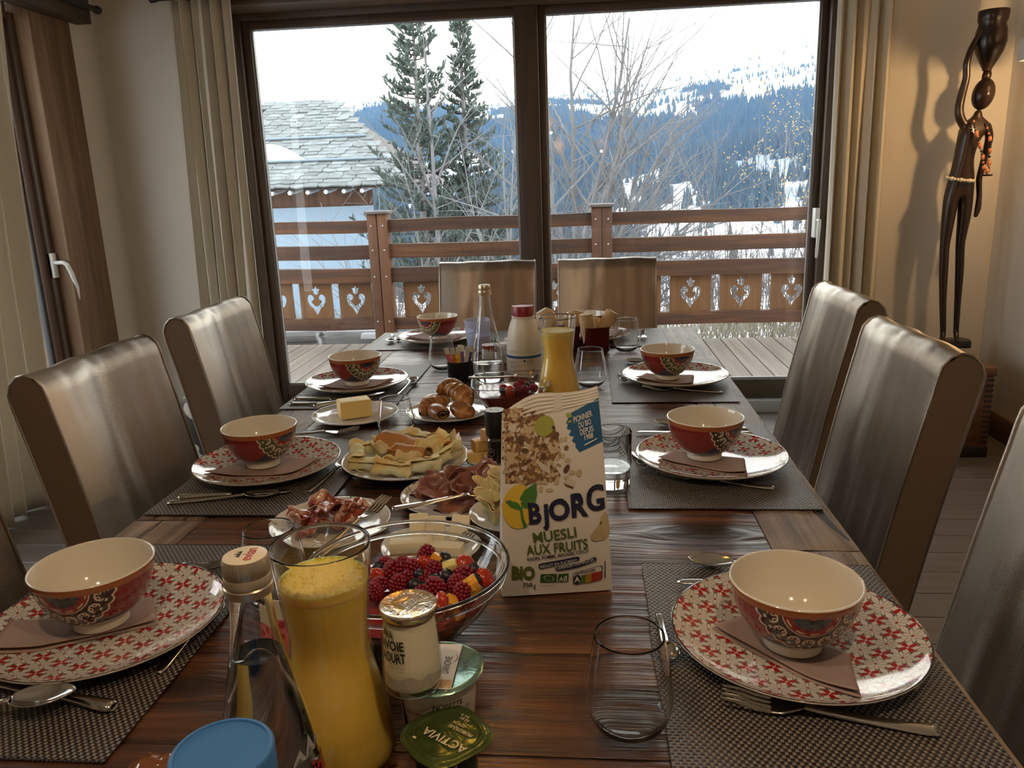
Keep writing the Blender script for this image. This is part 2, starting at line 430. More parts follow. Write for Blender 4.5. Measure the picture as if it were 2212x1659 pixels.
# ================================================================ SETTING
g = G(); g.box(-2.7, -1.9, -.06, 2.1, 4.4, -.006)
floor = struct(g.obj('floor', plain('floor_joint', (.05,.04,.03), .8)))
pl = []
for L in (1.9, 1.3):
    g = G(); g.box(0, 0, -.006, L-.0015, .1388, .004); pl.append((L, g.mesh('floor_plank', M['floor'], bevel=.0015, seg=1)))
for i in range(45):
    y = -1.9 + i*.14
    xx = -2.7 - rnd.random()*1.2
    while xx < 2.06:
        L, me = pl[rnd.random() < .45]
        a = max(xx, -2.7)
        if xx >= -2.7 and xx+L <= 2.1: place(me, 'floor_plank', floor, (xx, y, 0))
        else:
            e = min(xx+L, 2.1)
            if e-a > .05:
                o = place(pl[0][1], 'floor_plank', floor, (a, y, 0)); o.scale = ((e-a)/1.9, 1, 1)
        xx += L
g = G(); g.box(-2.7, -1.9, 2.62, 2.1, 4.4, 2.7); struct(g.obj('ceiling', M['ceiling']))
g = G(); g.box(-2.7, 4.09, 0, -1.84, 4.42, 2.62); g.box(1.245, 4.09, 0, 2.1, 4.42, 2.62); g.box(-1.84, 4.09, 2.2, 1.245, 4.42, 2.62)
struct(g.obj('wall_back', M['plaster']))
g = G(); g.box(1.98, -1.9, 0, 2.1, 4.09, 2.62); struct(g.obj('wall_right', M['plaster']))
g = G(); g.box(-2.7, 3.87, 0, -2.44, 4.09, 2.62); g.box(-2.7, 1.0, 2.12, -2.44, 3.87, 2.62); g.box(-2.7, -1.9, 0, -2.44, 1.0, 2.62)
struct(g.obj('wall_left', M['plaster']))
g = G(); g.box(-2.7, -2.0, 0, 2.1, -1.9, 2.62); struct(g.obj('wall_front', M['plaster']))
g = G(); g.box(1.958, -1.9, 0.004, 1.98, 4.09, .125); struct(g.obj('baseboard_right', M['skirting'], bevel=.006))
g = G(); g.box(1.42, 4.07, 0.004, 1.958, 4.09, .125); struct(g.obj('baseboard_back', wood('skirting_level', (.12,.06,.025), (.22,.12,.055), (.30,.18,.085), 'x', 60, 2, .45, .15), bevel=.006))

# the big window: fixed and sliding panes in a dark wooden frame
win = struct(thing('window_1', 'wide dark wooden sliding window onto the deck behind the table', 'window', (0, 4.28, 0))); 
def wbox(name, x0, y0, z0, x1, y1, z1, mat, bev=.004):
    g = G(); g.box(x0, y0, z0, x1, y1, z1); return g.obj(name, mat, win, bevel=bev)
wbox('frame_jamb', -1.84, 0, 0, -1.775, .14, 2.2, M['frame']); wbox('frame_jamb', 1.21, 0, 0, 1.245, .14, 2.2, M['frame'])
wbox('frame_head', -1.775, 0, 2.14, 1.21, .14, 2.2, M['frame_x'])
wbox('threshold', -1.775, .0, .004, 1.21, .14, .075, M['sill'])
wbox('mullion', -.346, .012, .075, -.225, .10, 2.14, M['frame'], .006)
for x0, x1, yo in ((-1.775, -.346, .03), (-.225, 1.21, .045)):
    w = .045 if x0 < -1 else .035
    wbox('sash_stile', x0, yo, .075, x0+w, yo+.06, 2.14, M['frame']); wbox('sash_stile', x1-.035, yo, .075, x1, yo+.06, 2.14, M['frame']) if x0 > -1 else None
    wbox('sash_rail', x0+w, yo, .075, x1-.0, yo+.06, .185, M['frame_x']); wbox('sash_rail', x0+w, yo, 2.10, x1, yo+.06, 2.14, M['frame_x'])
    bead = plain('glazing_bead', (.40,.40,.40), .4)
    a, c = x0+w, (x1 if x0 < -1 else x1-.035)
    wbox('glazing_bead', a, yo+.012, .185, a+.009, yo+.024, 2.10, bead, .001); wbox('glazing_bead', a, yo+.012, .185, c, yo+.024, .195, bead, .001); wbox('glazing_bead', c-.009, yo+.012, .185, c, yo+.024, 2.10, bead, .001)
    g = G(); g.add([(a, yo+.03, .185), (c, yo+.03, .185), (c, yo+.03, 2.10), (a, yo+.03, 2.10)], [(0,1,2,3)]); g.obj('pane', M['pane'], win, smooth=0)
g = G(); g.box(1.183, -.012, .95, 1.207, .045, 1.10); g.tube([(1.195,-.012,1.04),(1.195,-.05,1.04),(1.193,-.055,1.0),(1.19,-.05,.85)], [.008,.009,.010,.007], 10)
g.obj('window_handle', M['metal_white'], win, bevel=.003)
g = G(); g.box(-1.95, 4.06, 2.2, 1.35, 4.089, 2.33); g.box(-1.84, 4.089, 2.172, 1.245, 4.28, 2.1995); struct(g.obj('trim_1', wood('lintel_board', (.07,.04,.02), (.13,.08,.05), (.2,.13,.085), 'x', 40, 1.5, .6, .4), bevel=.004))
# glazed door in the left wall
dr = struct(thing('window_2', 'tall brown framed glass door in the left wall with white lever handle', 'window', (-2.5, 0, 0)))
def dbox(name, x0, y0, z0, x1, y1, z1, mat, bev=.004):
    g = G(); g.box(x0, y0, z0, x1, y1, z1); return g.obj(name, mat, dr, bevel=bev)
dbox('door_post', -.19, 3.575, .004, .062, 3.87, 2.119, M['post'], .006)
dbox('sash_stile', -.07, 3.535, .12, -.005, 3.575, 2.08, M['frame']); dbox('sash_stile', -.07, 3.485, .12, -.022, 3.535, 2.08, wood('stile_brown', (.05,.025,.012), (.10,.05,.026), (.15,.085,.045), 'z', 70, 2, .5, .15))
dbox('sash_gasket', -.06, 3.468, .22, -.035, 3.485, 2.05, plain('gasket_grey', (.05,.055,.06), .6))
dbox('sash_rail', -.07, 1.0, .11, -.01, 3.485, .22, M['frame_y']); dbox('sash_rail', -.07, 1.0, 2.05, -.01, 3.535, 2.12, M['frame_y'])
dbox('threshold', -.19, 1.0, .004, .0, 3.575, .11, M['sill']); dbox('door_jamb', -.19, 1.0, .11, .05, 1.08, 2.12, M['frame'])
g = G(); g.add([(-.05,1.08,.22),(-.05,3.485,.22),(-.05,3.485,2.05),(-.05,1.08,2.05)], [(0,1,2,3)]); g.obj('pane', M['pane'], dr, smooth=0)
g = G(); g.box(-.022, 3.535, .915, .004, 3.568, 1.03)
g.tube([(.0,3.55,.985),(.045,3.55,.985),(.058,3.556,.975),(.062,3.575,.93),(.060,3.60,.86),(.055,3.605,.80)], [.012,.012,.013,.013,.012,.009], 10, flat=.8)
g.obj('lever_handle', M['metal_white'], dr, bevel=.003)
g = G(); g.box(-2.44, .9, 2.09, -2.36, 3.93, 2.26); struct(g.obj('trim_2', M['darkbeam'], bevel=.006))
# curtains
def curtain(name, label, a, c, z0, z1, nf, amp, sw=0.0, flare=0.0, out=(0,-1), loops=True):
    a, c = V(a), V(c); ax = (c-a); L = ax.length; ax.normalize(); od = V((out[0], out[1], 0))
    rr = random.Random(name+label); ph = [rr.uniform(-.5,.5) for _ in range(nf+1)]
    g = G()
    def f(u, v):
        k = u*nf; i = min(int(k), nf-1); w = ph[i]*(1-(k-i)) + ph[i+1]*(k-i)
        z = z0 + (z1-z0)*v
        sag = sin(v*5+u*9)*.006
        d = sin(2*pi*k + w + sag*30)*amp*(.65+.35*(1-v)) + .012*sin(k*4.1+v*3)
        p = a + ax*(u*L*(1+flare*(1-v)) - flare*L*(1-v)*.5 + sin(2*pi*k*2+w)*.006 + sw*(1-v)) + od*d
        return (p.x, p.y, z + (.008*sin(k*5) if v < .01 else 0))
    g.grid(f, nf*14, 26)
    o = g.obj(name, M['linen'], smooth=180); solid(o, .002)
    return tag(o, label, 'curtain')
curtain('curtain', 'cream linen curtain gathered left of the wide window', (-1.995, 4.005, 0), (-1.685, 4.005, 0), .012, 2.19, 6, .032, -.05, .05)
curtain('curtain', 'cream linen curtain gathered right of the wide window', (1.155, 4.005, 0), (1.412, 4.005, 0), .012, 2.19, 5, .034, .015, .0)
curtain('curtain', 'cream linen curtain hanging in front of the left glass door', (-2.33, 2.55, 0), (-2.33, 3.27, 0), .012, 2.13, 7, .045, -.16, .0, (1,0))
rods = plain('black_iron', (.012,.011,.012), .45)
def rod(label, a, c, off):
    t = thing('curtain_rod', label, 'curtain rod', a); d = V(c)-V(a)
    g = G(); g.tube([(0,0,0), tuple(d)], .013, 12); g.obj('rod', rods, t)
    for q in (V((0,0,0)), d):
        dn = d.normalized()*(-1 if q.length == 0 else 1); g = G(); g.tube([q, q+dn*.02, q+dn*.04, q+dn*.05], [.013,.019,.019,.006], 12); g.obj('finial', rods, t)
    for k in (.04, .96):
        p = d*k; g = G(); g.tube([p, p+V(off)], .008, 8); g.obj('bracket', rods, t)
rod('black iron curtain rod over the wide window', (-2.05, 4.005, 2.205), (1.46, 4.005, 2.205), (0, .056, .05))
rod('black iron curtain rod over the left glass door', (-2.33, 1.1, 2.155), (-2.33, 3.91, 2.155), (-.03, 0, 0))
t = thing('wall_socket', 'square socket low on the back wall left of the curtain', 'socket', (-2.195, 4.0895, .318))
g = G(); g.box(-.042, -.009, -.042, .042, 0, .042); g.obj('cover_plate', plain('socket_plate', (.30,.29,.27), .4), t, bevel=.004)
g = G(); g.lathe([(.0,-.004),(.018,-.004),(.021,0),(.021,.003)], 24); g.xf(Matrix.Translation((0,-.0092,0)) @ Matrix.Rotation(pi/2, 4, 'X')); g.obj('plug_hole', plain('socket_hole', (.05,.05,.05), .5), t)

# lamps: the wall lamp by the statue and pendants over and behind the near end of the table
t = thing('wall_lamp', 'white box wall lamp glowing beside the carved statue', 'lamp', (1.862, 3.60, 1.742))
g = G()
g.box(-.05, -.22, -.045, .05, -.215, .045); g.box(-.05, .10, -.045, .05, .105, .045); g.box(-.05, -.215, -.045, -.045, .10, .045); g.box(.045, -.215, -.045, .05, .10, .045)
g.obj('shade', plain('lamp_shade_white', (.62,.60,.56), .6), t)
g = G(); g.box(.05, -.10, -.03, .1175, -.02, .03); g.obj('wall_plate', M['metal_white'], t, bevel=.002)
bm_ = B('lamp_bulb_glow', col=(1,.8,.5), emit=(1.0,.72,.38), est=22.0).m
g = G(); g.ball((0,-.06,0), .022, 16, 10, sq=(1,2.2,1)); g.obj('bulb', bm_, t, smooth=180)
lamp('wall_lamp_light', (1.90, 3.40, 1.672), 12.5, WARM, .022)
pend_sh = B('amber_pendant_glass', col=(.95,.62,.18), rough=.25, trans=.6, emit=(1.0,.55,.12), est=.5).m
pen = None
for k, (x, y, z, lab) in enumerate(((-.222, 1.25, 1.535, 'amber glass pendant lamp whose lower tip hangs into the top of the view'), (-.33, .30, 1.80, None), (.18, .30, 1.60, None))):
    lab = lab or ('amber pendant lamp behind the viewer, mirrored left in the window' if k == 1 else 'amber pendant lamp behind the viewer, mirrored as the orange spark in the window')
    if pen is None:
        t = pen = thing('pendant_lamp', lab, 'lamp', (x, y, z), 0, 'pendant lamps')
        g = G(); g.lathe([(.002,0),(.02,.004),(.035,.015),(.05,.04),(.055,.07),(.045,.10),(.02,.125),(.012,.14)], 28); g.obj('glass_shade', pend_sh, t, smooth=180)
        g = G(); g.lathe([(0,.139),(.014,.139),(.014,.17),(.004,.175),(.0,.175)], 16); g.obj('lamp_socket', rods, t)
        g = G(); g.tube([(0,0,.175),(0,0,2.62-1.535-.001)], .003, 6); g.obj('cord', rods, t)
        g = G(); g.ball((0,0,.07), .016, 12, 8); g.obj('bulb', B('pendant_bulb', col=(1,.8,.5), emit=(1.0,.45,.10), est=34.0).m, t, smooth=180)
    else:
        r = dup(pen, lab, (x, y, z))
        for ch in r.children:
            if ch.name.startswith('cord'):
                ch.scale = (1,1,(2.62-z-.176)/(2.62-1.535-.176)); ch.location = (0,0,.175*(1-ch.scale[2]))
lamp('pendant_light', (-.222, 1.25, 1.605), 3, WARM, .03); lamp('pendant_light', (-.33, .30, 1.775), 7.5, (1.0,.74,.48), .013); lamp('pendant_light', (.18, .30, 1.575), 6, (1.0,.74,.48), .013)
# ================================================================ OUTDOORS
M['deck'] = wood('weathered_deck', (.085,.062,.045), (.145,.110,.080), (.205,.165,.125), 'y', 40, 1.2, .6, .3, .001, .2)
M['rail_x'] = wood('railing_timber', (.014,.0045,.001), (.060,.020,.004), (.15,.054,.012), 'x', 22, 1.2, .7, .7, .004, .3)
M['rail_z'] = wood('railing_post_timber', (.036,.012,.003), (.085,.030,.007), (.14,.052,.014), 'z', 22, 1.2, .7, .6, .004, .2)
M['panel'] = wood('railing_panel_board', (.075,.029,.006), (.13,.055,.013), (.18,.082,.022), 'z', 30, 1.5, .7, .3, .002, .2)
g = G(); g.box(-6.5, -1.5, -.30, -2.72, 6.5, -.03); g.box(-2.72, 4.43, -.30, 4.2, 6.5, -.03)
deck = struct(g.obj('deck', plain('deck_frame', (.10,.07,.05), .8)))
gm = G(); gm.box(0, 0, -.028, .134, 2.02, 0); dk = gm.mesh('deck_board', M['deck'], bevel=.003, seg=1)
for i in range(48): place(dk, 'deck_board', deck, (-2.70+i*.1405, 4.45, 0))
gm = G(); gm.box(0, 0, -.028, .134, 7.9, 0); dk2 = gm.mesh('deck_board', M['deck'], bevel=.003, seg=1)
for i in range(14): place(dk2, 'deck_board', deck, (-4.68+i*.1405, -1.45, 0))
# railing
RY = 6.6
rail = thing('deck_railing', 'brown alpine timber railing with heart cutouts along the deck edge', 'railing', (0, RY, 0))
posts = (-3.6, -1.712, .14, 1.86, 3.6)
pm = None
for x in posts:
    g = G(); g.box(-.083, -.08, -.25, -.002, .08, 1.075); g.box(.002, -.08, -.25, .083, .08, 1.075)
    p = g.obj('post', M['rail_z'], rail, bevel=.008, loc=(x, 0, 0)) if pm is None else place(pm, 'post', rail, (x, 0, 0)); pm = pm or p.data
    g = G(); g.box(-.098, -.095, 1.075, .098, .095, 1.10); g.obj('post_cap', plain('cap_slate', (.10,.08,.07), .6), p, bevel=.004)
    for z in (.18, .56, .78, .98):
        for sx_ in (-1, 1):
            g = G(); g.ball((sx_*.05, -.081, z), .007, 8, 5); g.obj('bolt', M['sill'], p, smooth=180)
def beam(x0, x1, z0, z1, d, seed):
    g = G(); n = 24; rr = random.Random(seed)
    def f(u, v):
        x = x0+(x1-x0)*u; a = 2*pi*v
        cyx, czx = cos(a), sin(a); k = 1/max(abs(cyx), abs(czx))**.9
        w = 1 + .05*noise.noise((x*3, a, seed)) 
        return (x, cyx*k*d*.5*w, (z0+z1)/2 + czx*k*(z1-z0)*.5*w + .010*noise.noise((x*1.3, seed*3.1, 0)))
    g.grid(f, n, 16, cv=True); return g
for i in range(len(posts)-1):
    x0, x1 = posts[i]+.075, posts[i+1]-.075
    for j, (z0, z1) in enumerate(((.925, 1.03), (.705, .825), (.505, .63), (.10, .205))):
        beam(x0, x1, z0, z1, .075, i*7+j).obj('rail', M['rail_x'], rail, smooth=60)
def board(w, h):
    c = bpy.data.curves.new('b', 'CURVE'); c.dimensions = '2D'; c.fill_mode = 'BOTH'; c.extrude = .011
    def sp(pts):
        s = c.splines.new('POLY'); s.points.add(len(pts)-1)
        for q, p in zip(s.points, pts): q.co = (p[0], p[1], 0, 1)
        s.use_cyclic_u = True
    sp([(-w/2,-h/2),(w/2,-h/2),(w/2,h/2),(-w/2,h/2)])
    k = .00068; cyy = 1140
    half = [(0,1325),(50,1238),(66,1222),(92,1203),(118,1150),(123,1105),(107,1070),(72,1056),(40,1072),(27,1100),(34,1124),(52,1132),(64,1140),(56,1165),(26,1196),(0,1212)]
    heart = [(x*k, (cyy-y)*k) for x, y in half] + [(-x*k, (cyy-y)*k) for x, y in half[::-1] if x]
    t_ = [(0,940),(20,985),(55,990),(36,1018),(31,1048),(0,1066)]
    tul = [(x*k, (cyy-y)*k) for x, y in t_] + [(-x*k, (cyy-y)*k) for x, y in t_[::-1] if x]
    sp(heart); sp(tul)
    o = bpy.data.objects.new('b', c); COL.objects.link(o); bpy.context.view_layer.update()
    me = bpy.data.meshes.new_from_object(o.evaluated_get(bpy.context.evaluated_depsgraph_get())); bpy.data.objects.remove(o); bpy.data.curves.remove(c)
    me.materials.clear(); me.materials.append(M['panel']); me.transform(Matrix.Rotation(pi/2, 4, 'X')); return me
for step, w, xs in ((.35, .285, (-3.365,-3.015,-2.665,-2.317,-1.968)), (.377, .305, (-1.391,-1.014,-.637,-.26)), (.408, .335, (.457,.866,1.272,1.68)), (.408, .335, (2.12,2.53,2.94,3.35))):
    me = board(w, .31)
    for x in xs: place(me, 'panel_board', rail, (x, .02, .355))
# brushwood, dry grass, woodpile just beyond the deck
rr = random.Random(5)
g = G()
for i in range(9000):
    x = rr.uniform(-4.2, 5.5); y = rr.uniform(6.95, 9.4); h = rr.uniform(.05, .26); a = rr.uniform(-.3,.3)
    g.add([(x,y,-.32),(x+.012,y,-.32),(x+a*.3,y+rr.uniform(-.1,.1),-.32+h)], [(0,1,2)])
tag(g.obj('dry_grass', plain('dry_grass', (.20,.165,.11), .9, .4, 3)), 'strip of dry tan grass below the railing', 'grass', kind='stuff')
M['twig'] = plain('grey_twigs', (.085,.070,.062), .9, .3, 6)
g = G()
for i in range(520):
    x = rr.uniform(-3.5, 7.5); y = rr.uniform(9.5, 13); z = -.9; h = rr.uniform(.6, 1.75)*(1 if x > -2.5 else .7)
    p = V((x,y,z)); d = V((rr.uniform(-.35,.35), rr.uniform(-.2,.2), 1)); pts = [p]
    for k in range(4): d += V((rr.uniform(-.25,.25), rr.uniform(-.25,.25), 0)); pts.append(pts[-1]+d.normalized()*h/4)
    g.tube(pts, [.007,.006,.005,.004,.002], 3, cap=False)
    for q in range(4):
        j = rr.randint(1,4); e = pts[j]; dd = V((rr.uniform(-1,1), rr.uniform(-.5,.5), rr.uniform(.2,1))).normalized()*rr.uniform(.15,.4)
        g.tube([e, e+dd*.5+V((0,0,.02)), e+dd], [.004,.003,.0015], 3, cap=False)
tag(g.obj('brushwood', M['twig'], smooth=0), 'tangle of bare grey winter shrubs behind the railing', 'shrubs', kind='stuff')
wp = thing('woodpile', 'low stack of grey split logs outside left beyond the railing', 'woodpile', (-2.3, 7.35, -.31))
lm = []
for q in range(3):
    g = G(); g.lathe([(.0,-.3),(.055,-.3),(.06,-.28),(.058,0),(.06,.28),(.055,.3),(0,.3)], 9, wob=lambda a, r, z, q=q: r*(1+.15*sin(3*a+q)+.08*sin(5*a+q*2))); g.xf(Matrix.Rotation(pi/2, 4, 'Y')); lm.append(g.mesh('log', wood('log_grey%d' % q if 0 else 'grey_log', (.16,.15,.14), (.30,.29,.28), (.46,.45,.44), 'x', 20, 2, .9, .5)))
for r_ in range(3):
    for c_ in range(8-r_%2): place(lm[(r_+c_)%3], 'log', wp, (rnd.uniform(-.7,.7) if c_ % 2 else (-.55 if c_ % 4 else .55), -.35+c_*.11+(r_%2)*.055, .06+r_*.098), (rnd.uniform(0,6), 0, 0))
# ground and snow
def ridge(a):
    T = ((-1.5,130),(-.6,118),(-.283,97),(-.242,103),(-.145,96),(-.044,105),(.066,109),(.162,125),(.276,148),(.336,162),(.7,200),(1.5,190))
    for (a0,h0),(a1,h1) in zip(T, T[1:]):
        if a <= a1: t = (a-a0)/(a1-a0); return h0+(h1-h0)*max(0,t)
    return 190
def ground(x, y):
    d = max(y, 1.0)
    if d < 9: z = -.33
    elif d < 60: z = -.33 - (d-9)*.17
    elif d < 200: z = -9 - (d-60)*.115
    else:
        f = min(1.0, (d-200)/800); z = -25 + (ridge(x/d)+25)*(f**1.15)
        if d > 1000: z += (d-1000)*.05
        z += noise.fractal((x*.006, y*.006, 3.1), .9, 2.0, 5)*16*min(1, f*3)*(1-.5*f)
    z += 27*exp(-((x+47)/9)**2-((y-115)/18)**2)
    if 9 <= d < 200: z += noise.noise((x*.15, y*.15, 0))*min(1.2, (d-9)*.03)
    return z
b = B('snowy_ground', rough=.85); nz = b.noise(scale=.35, det=5, rough=.65); x, y, z = b.xyz()
n2 = b.noise(scale=2.5, det=4)
b.set(col=b.mix((nz*.7+n2*.3).step(.47,.53), (.16,.145,.12), (.80,.84,.90))); M['snow'] = b.m
M['forest_floor'] = plain('forest_floor', (.03,.045,.05), .95, .3, .05)
b = B('alpine_snow', rough=.8); nz = b.noise(scale=.02, det=6, rough=.6); b.set(col=b.mix(nz.step(.40,.50), (.22,.25,.30), (.88,.91,.95))); M['snow_high'] = b.m
g = G()
def gf(u, v):
    d = 5.0*(40.0**v); a = -1.25+2.5*u
    return (a*d, d, ground(a*d, d) - (.0 if d > 7 else .25))
g.grid(gf, 150, 60); tag(g.obj('snowy_ground', M['snow'], smooth=180), kind='structure')
NA, ND = 300, 80
def mask(x, y, z):
    n = noise.fractal((x*.011, y*.007, 7.7), .8, 2.1, 4) + .35*noise.noise((x*.03, y*.012, 1.3))
    hi = max(0.0, (z-62)/60.0)
    return n + .30*noise.noise((x*.045, y*.02, 4.4)) + .15 - hi*1.05 + (.22 if z < 55 else 0)
g = G()
for i in range(NA+1):
    for j in range(ND+1):
        d = 195+(1180-195)*(j/ND)**1.2; a = -1.25+2.5*i/NA; g.v.append(V((a*d, d, ground(a*d, d))))
for i in range(NA):
    for j in range(ND):
        k = i*(ND+1)+j; c = g.v[k]
        g.f.append([k, k+ND+1, k+ND+2, k+1]); g.m.append(1 if mask(c.x, c.y, c.z) > 0 else 0)
tag(g.obj('mountain', [M['snow_high'], M['forest_floor']], smooth=180), kind='structure')
M['spruce_far'] = plain('far_spruce', (.025,.045,.05), .95, .35, .02)
g = G(); rr = random.Random(3); cnt = 0
def cone(p, h, r, n=5):
    vs = [(p[0]+r*cos(2*pi*k/n), p[1]+r*sin(2*pi*k/n), p[2]) for k in range(n)] + [(p[0], p[1], p[2]+h)]
    g.add(vs, [(k, (k+1) % n, n) for k in range(n)])
while cnt < 30000:
    d = 205+850*rr.random()**.75; a = rr.uniform(-.42, .55); x, y = a*d, d; z = ground(x, y); m_ = mask(x, y, z)
    if m_ > 0 or rr.random() < .05*(1 if z < 110 else .4):
        h = rr.uniform(5, 11)*(.6 if z > 70 else .85)*min(1,.35+d/500); cone((x, y, z-.5), h, h*.2); cnt += 1
for k in range(160):
    x = -47+rr.gauss(0, 9); y = 112+rr.gauss(0, 9); cone((x, y, ground(x,y)-.3), rr.uniform(2.0,4.2), .7, 6)
tag(g.obj('forest', M['spruce_far'], smooth=0), 'dense dark conifer forest covering the mountain side', 'forest', kind='stuff')

# leafless woodland on the near valley side
g = G(); rr = random.Random(17)
for i in range(3000):
    d = 26+390*rr.random()**1.25; a = rr.uniform(-.42, .55)
    if a < -.20 and d < 45: continue
    x, y = a*d, d; z = ground(x, y); h = rr.uniform(2.2, 4.6)*(1+d/260); pts = [V((x,y,z-.2))]
    for k in range(3): pts.append(pts[-1]+V((rr.gauss(0,.13), rr.gauss(0,.1), h/3)))
    w = .012+.00022*d; g.tube(pts, [w*1.6,w*1.3,w,w*.4], 3, cap=False)
    for k in range(9):
        q = rr.uniform(.25,.98)*3; j = min(int(q),2); e = pts[j].lerp(pts[j+1], q-j); dd = V((rr.gauss(0,.5), rr.gauss(0,.3), rr.uniform(.4,1.1)))*h*.16; s_ = V((w*.8,0,0))
        g.add([e-s_, e+s_, e+dd], [(0,1,2)]); e2 = e+dd*.5; d2 = V((rr.gauss(0,.5), 0, rr.uniform(.3,1)))*h*.09; g.add([e2-s_*.6, e2+s_*.6, e2+d2], [(0,1,2)])
tag(g.obj('bare_woodland', plain('bare_wood_grey', (.10,.08,.072), .95, .3, .5), smooth=0), 'leafless grey brown woodland filling the valley slope below the mountain', 'woodland', kind='stuff')
# cold air between the valley and the mountain
g = G(); g.box(-1700, 70, -60, 1900, 1320, 420)
hz = bpy.data.materials.new('mountain_haze'); hz.use_nodes = True; hn = hz.node_tree; hn.nodes.clear()
ho = hn.nodes.new('ShaderNodeOutputMaterial'); hv = hn.nodes.new('ShaderNodeVolumeScatter'); hv.inputs['Color'].default_value = (.22, .46, 1.0, 1); hv.inputs['Density'].default_value = .00042
hn.links.new(hv.outputs[0], ho.inputs['Volume'])
tag(g.obj('haze', hz, smooth=0), 'blue cold haze lying before the mountain', 'haze', kind='stuff')
# the neighbouring chalet
ch = thing('chalet', 'neighbouring chalet with a stone slate roof and snow patch, seen through the left pane', 'house', (0, 18, 0))
g = G(); g.prism([(-13,.7),(-4.95,.7),(-6.6,6.5),(-13,6.5)], .93, 1.36); g.obj('timber_wall', wood('chalet_timber', (.045,.02,.011), (.09,.043,.022), (.15,.08,.045), 'z', 9, .6, .8, .5, .01), ch)
g = G(); g.prism([(-13,.62),(-4.93,.62),(-6.6,6.5),(-13,6.5)], -3.5, .93); g.obj('rendered_wall', plain('pale_render', (.24,.31,.37), .9, .03, 2), ch)
zr = lambda t: 1.40+2.25*t
xr = lambda t: -4.06-2.74*t
g = G(); g.add([(-13,-.05,1.33),(-4.06,-.05,1.33),(-6.8,4,3.58),(-13,4,3.58),(-4.06,8,1.33),(-13,8,1.33)], [(0,1,2,3),(1,4,2),(3,2,4,5),(0,5,4,1)]); g.obj('roof_base', plain('roof_underside', (.10,.085,.075), .9), ch, smooth=0)
sm = []
for q in range(4):
    rr = random.Random(q+40); g = G(); a = [rr.uniform(-.03,.03) for _ in range(8)]
    g.prism([(0,0+a[0]),(.16,-.03+a[1]),(.33,a[2]),(.33,.26),(0,.26)], 0, .032); sm.append(g.mesh('slate', wood('stone_slate', (.09,.095,.085), (.17,.18,.17), (.28,.30,.29), 'x', 6, 2, .85, .5, .01, .45)))
slope = atan2(2.25, 4.0); NR = 27
for r_ in range(NR):
    t_ = r_/NR; x = xr(t_)-.25 + (.18 if r_ % 2 else 0)
    for c_ in range(14):
        xx = x-c_*.335
        if xx < -8.75: break
        place(sm[rnd.randrange(4)], 'slate', ch, (xx+rnd.uniform(-.02,.02), t_*4-.08+rnd.uniform(-.02,.02), zr(t_)-.02+rnd.uniform(0,.012)), (slope-.07, rnd.uniform(-.02,.02), rnd.uniform(-.05,.05)))
for t_, e in ((.24, .35), (.50, .55)):
    g = G(); g.tube([(-13, t_*4-.06, zr(t_)+.07), (xr(t_)+.1, t_*4-.06, zr(t_)+.07)], .032, 8); g.obj('snow_guard', plain('snow_guard_steel', (.16,.20,.23), .5), ch)
g = G()
def sf(u, v):
    x = -9.4+2.85*u*(1-.12*v); t_ = .255+.17*v*min(1, (1-u)*3.2)**.5
    return (x, t_*4, zr(t_)+.05+.14*(sin(pi*min(1,max(0,v)))**.5)*min(1,(1-u)*5)**.5)
g.grid(sf, 24, 10); solid(g.obj('snow_patch', plain('clean_snow', (.92,.94,.97), .7, .02), ch, smooth=180), .02)
for i in range(12):
    g = G(); g.tube([(-9.6+i*.42, -.1, 1.27), (-9.6+i*.42, .75, 1.35)], .05, 8); g.obj('rafter_end', plain('rafter_grey', (.40,.40,.40), .8), ch)

# trees
M['bark'] = plain('grey_bark', (.155,.15,.145), .9, .3, 8)
M['needle'] = plain('pine_needles', (.075,.10,.08), .9, .45, 2)
M['barkdark'] = plain('dark_bark', (.07,.062,.055), .9, .3, 8)
def tube_tree(name, label, loc, build):
    t = thing(name, label, 'tree', loc); build(t); return t
def conifer(name, label, loc, h, spread, seed, group=None, zlow=.12, ex=.85):
    t = thing(name, label, 'tree', loc, 0, group); rr = random.Random(seed)
    g = G(); n = 14; pts = [(.05*h*.3*sin(i*.7+seed)*.12, .04*cos(i), h*i/n) for i in range(n+1)]
    g.tube(pts, [.085*(1-i/(n+1))+.012 for i in range(n+1)], 8)
    gb = G(); gn = G()
    lv = int(h*10)
    for L in range(lv):
        f = zlow+(1-zlow)*L/lv; z = h*f
        for k in range(rr.choice((3,4,4,5))):
            a = rr.uniform(0, 2*pi); ln = spread*(1-f)**ex*rr.uniform(.45, 1.2)+.07; up = rr.uniform(.15,.55)+f*.5
            p = V((0,0,z)); d = V((cos(a), sin(a), up*.35)); bp = [p]
            for s in range(5): d = (d+V((0,0,.16*(s-1)))).normalized(); bp.append(bp[-1]+d*ln/5)
            gb.tube(bp, [.016,.013,.010,.008,.006,.004], 4, cap=False)
            for s in range(int(12+ln*22)):
                q = rr.uniform(.25, 1.0)*5; i = min(int(q), 4); e = bp[i].lerp(bp[i+1], q-i)
                dd = (d*.9+V((rr.gauss(0,.55), rr.gauss(0,.55), rr.gauss(.35,.4)))).normalized()*rr.uniform(.09,.19); w = dd.cross(V((rr.gauss(0,1), rr.gauss(0,1), rr.gauss(0,1)))).normalized()*rr.uniform(.016,.032)
                gn.add([e, e+dd*.5+w, e+dd, e+dd*.5-w], [(0,1,2,3)])
    g.obj('trunk', M['bark'], t, smooth=80); gb.obj('branches', M['barkdark'], t, smooth=0)['kind'] = 'stuff'; gn.obj('needles', M['needle'], t, smooth=0)['kind'] = 'stuff'
    return t
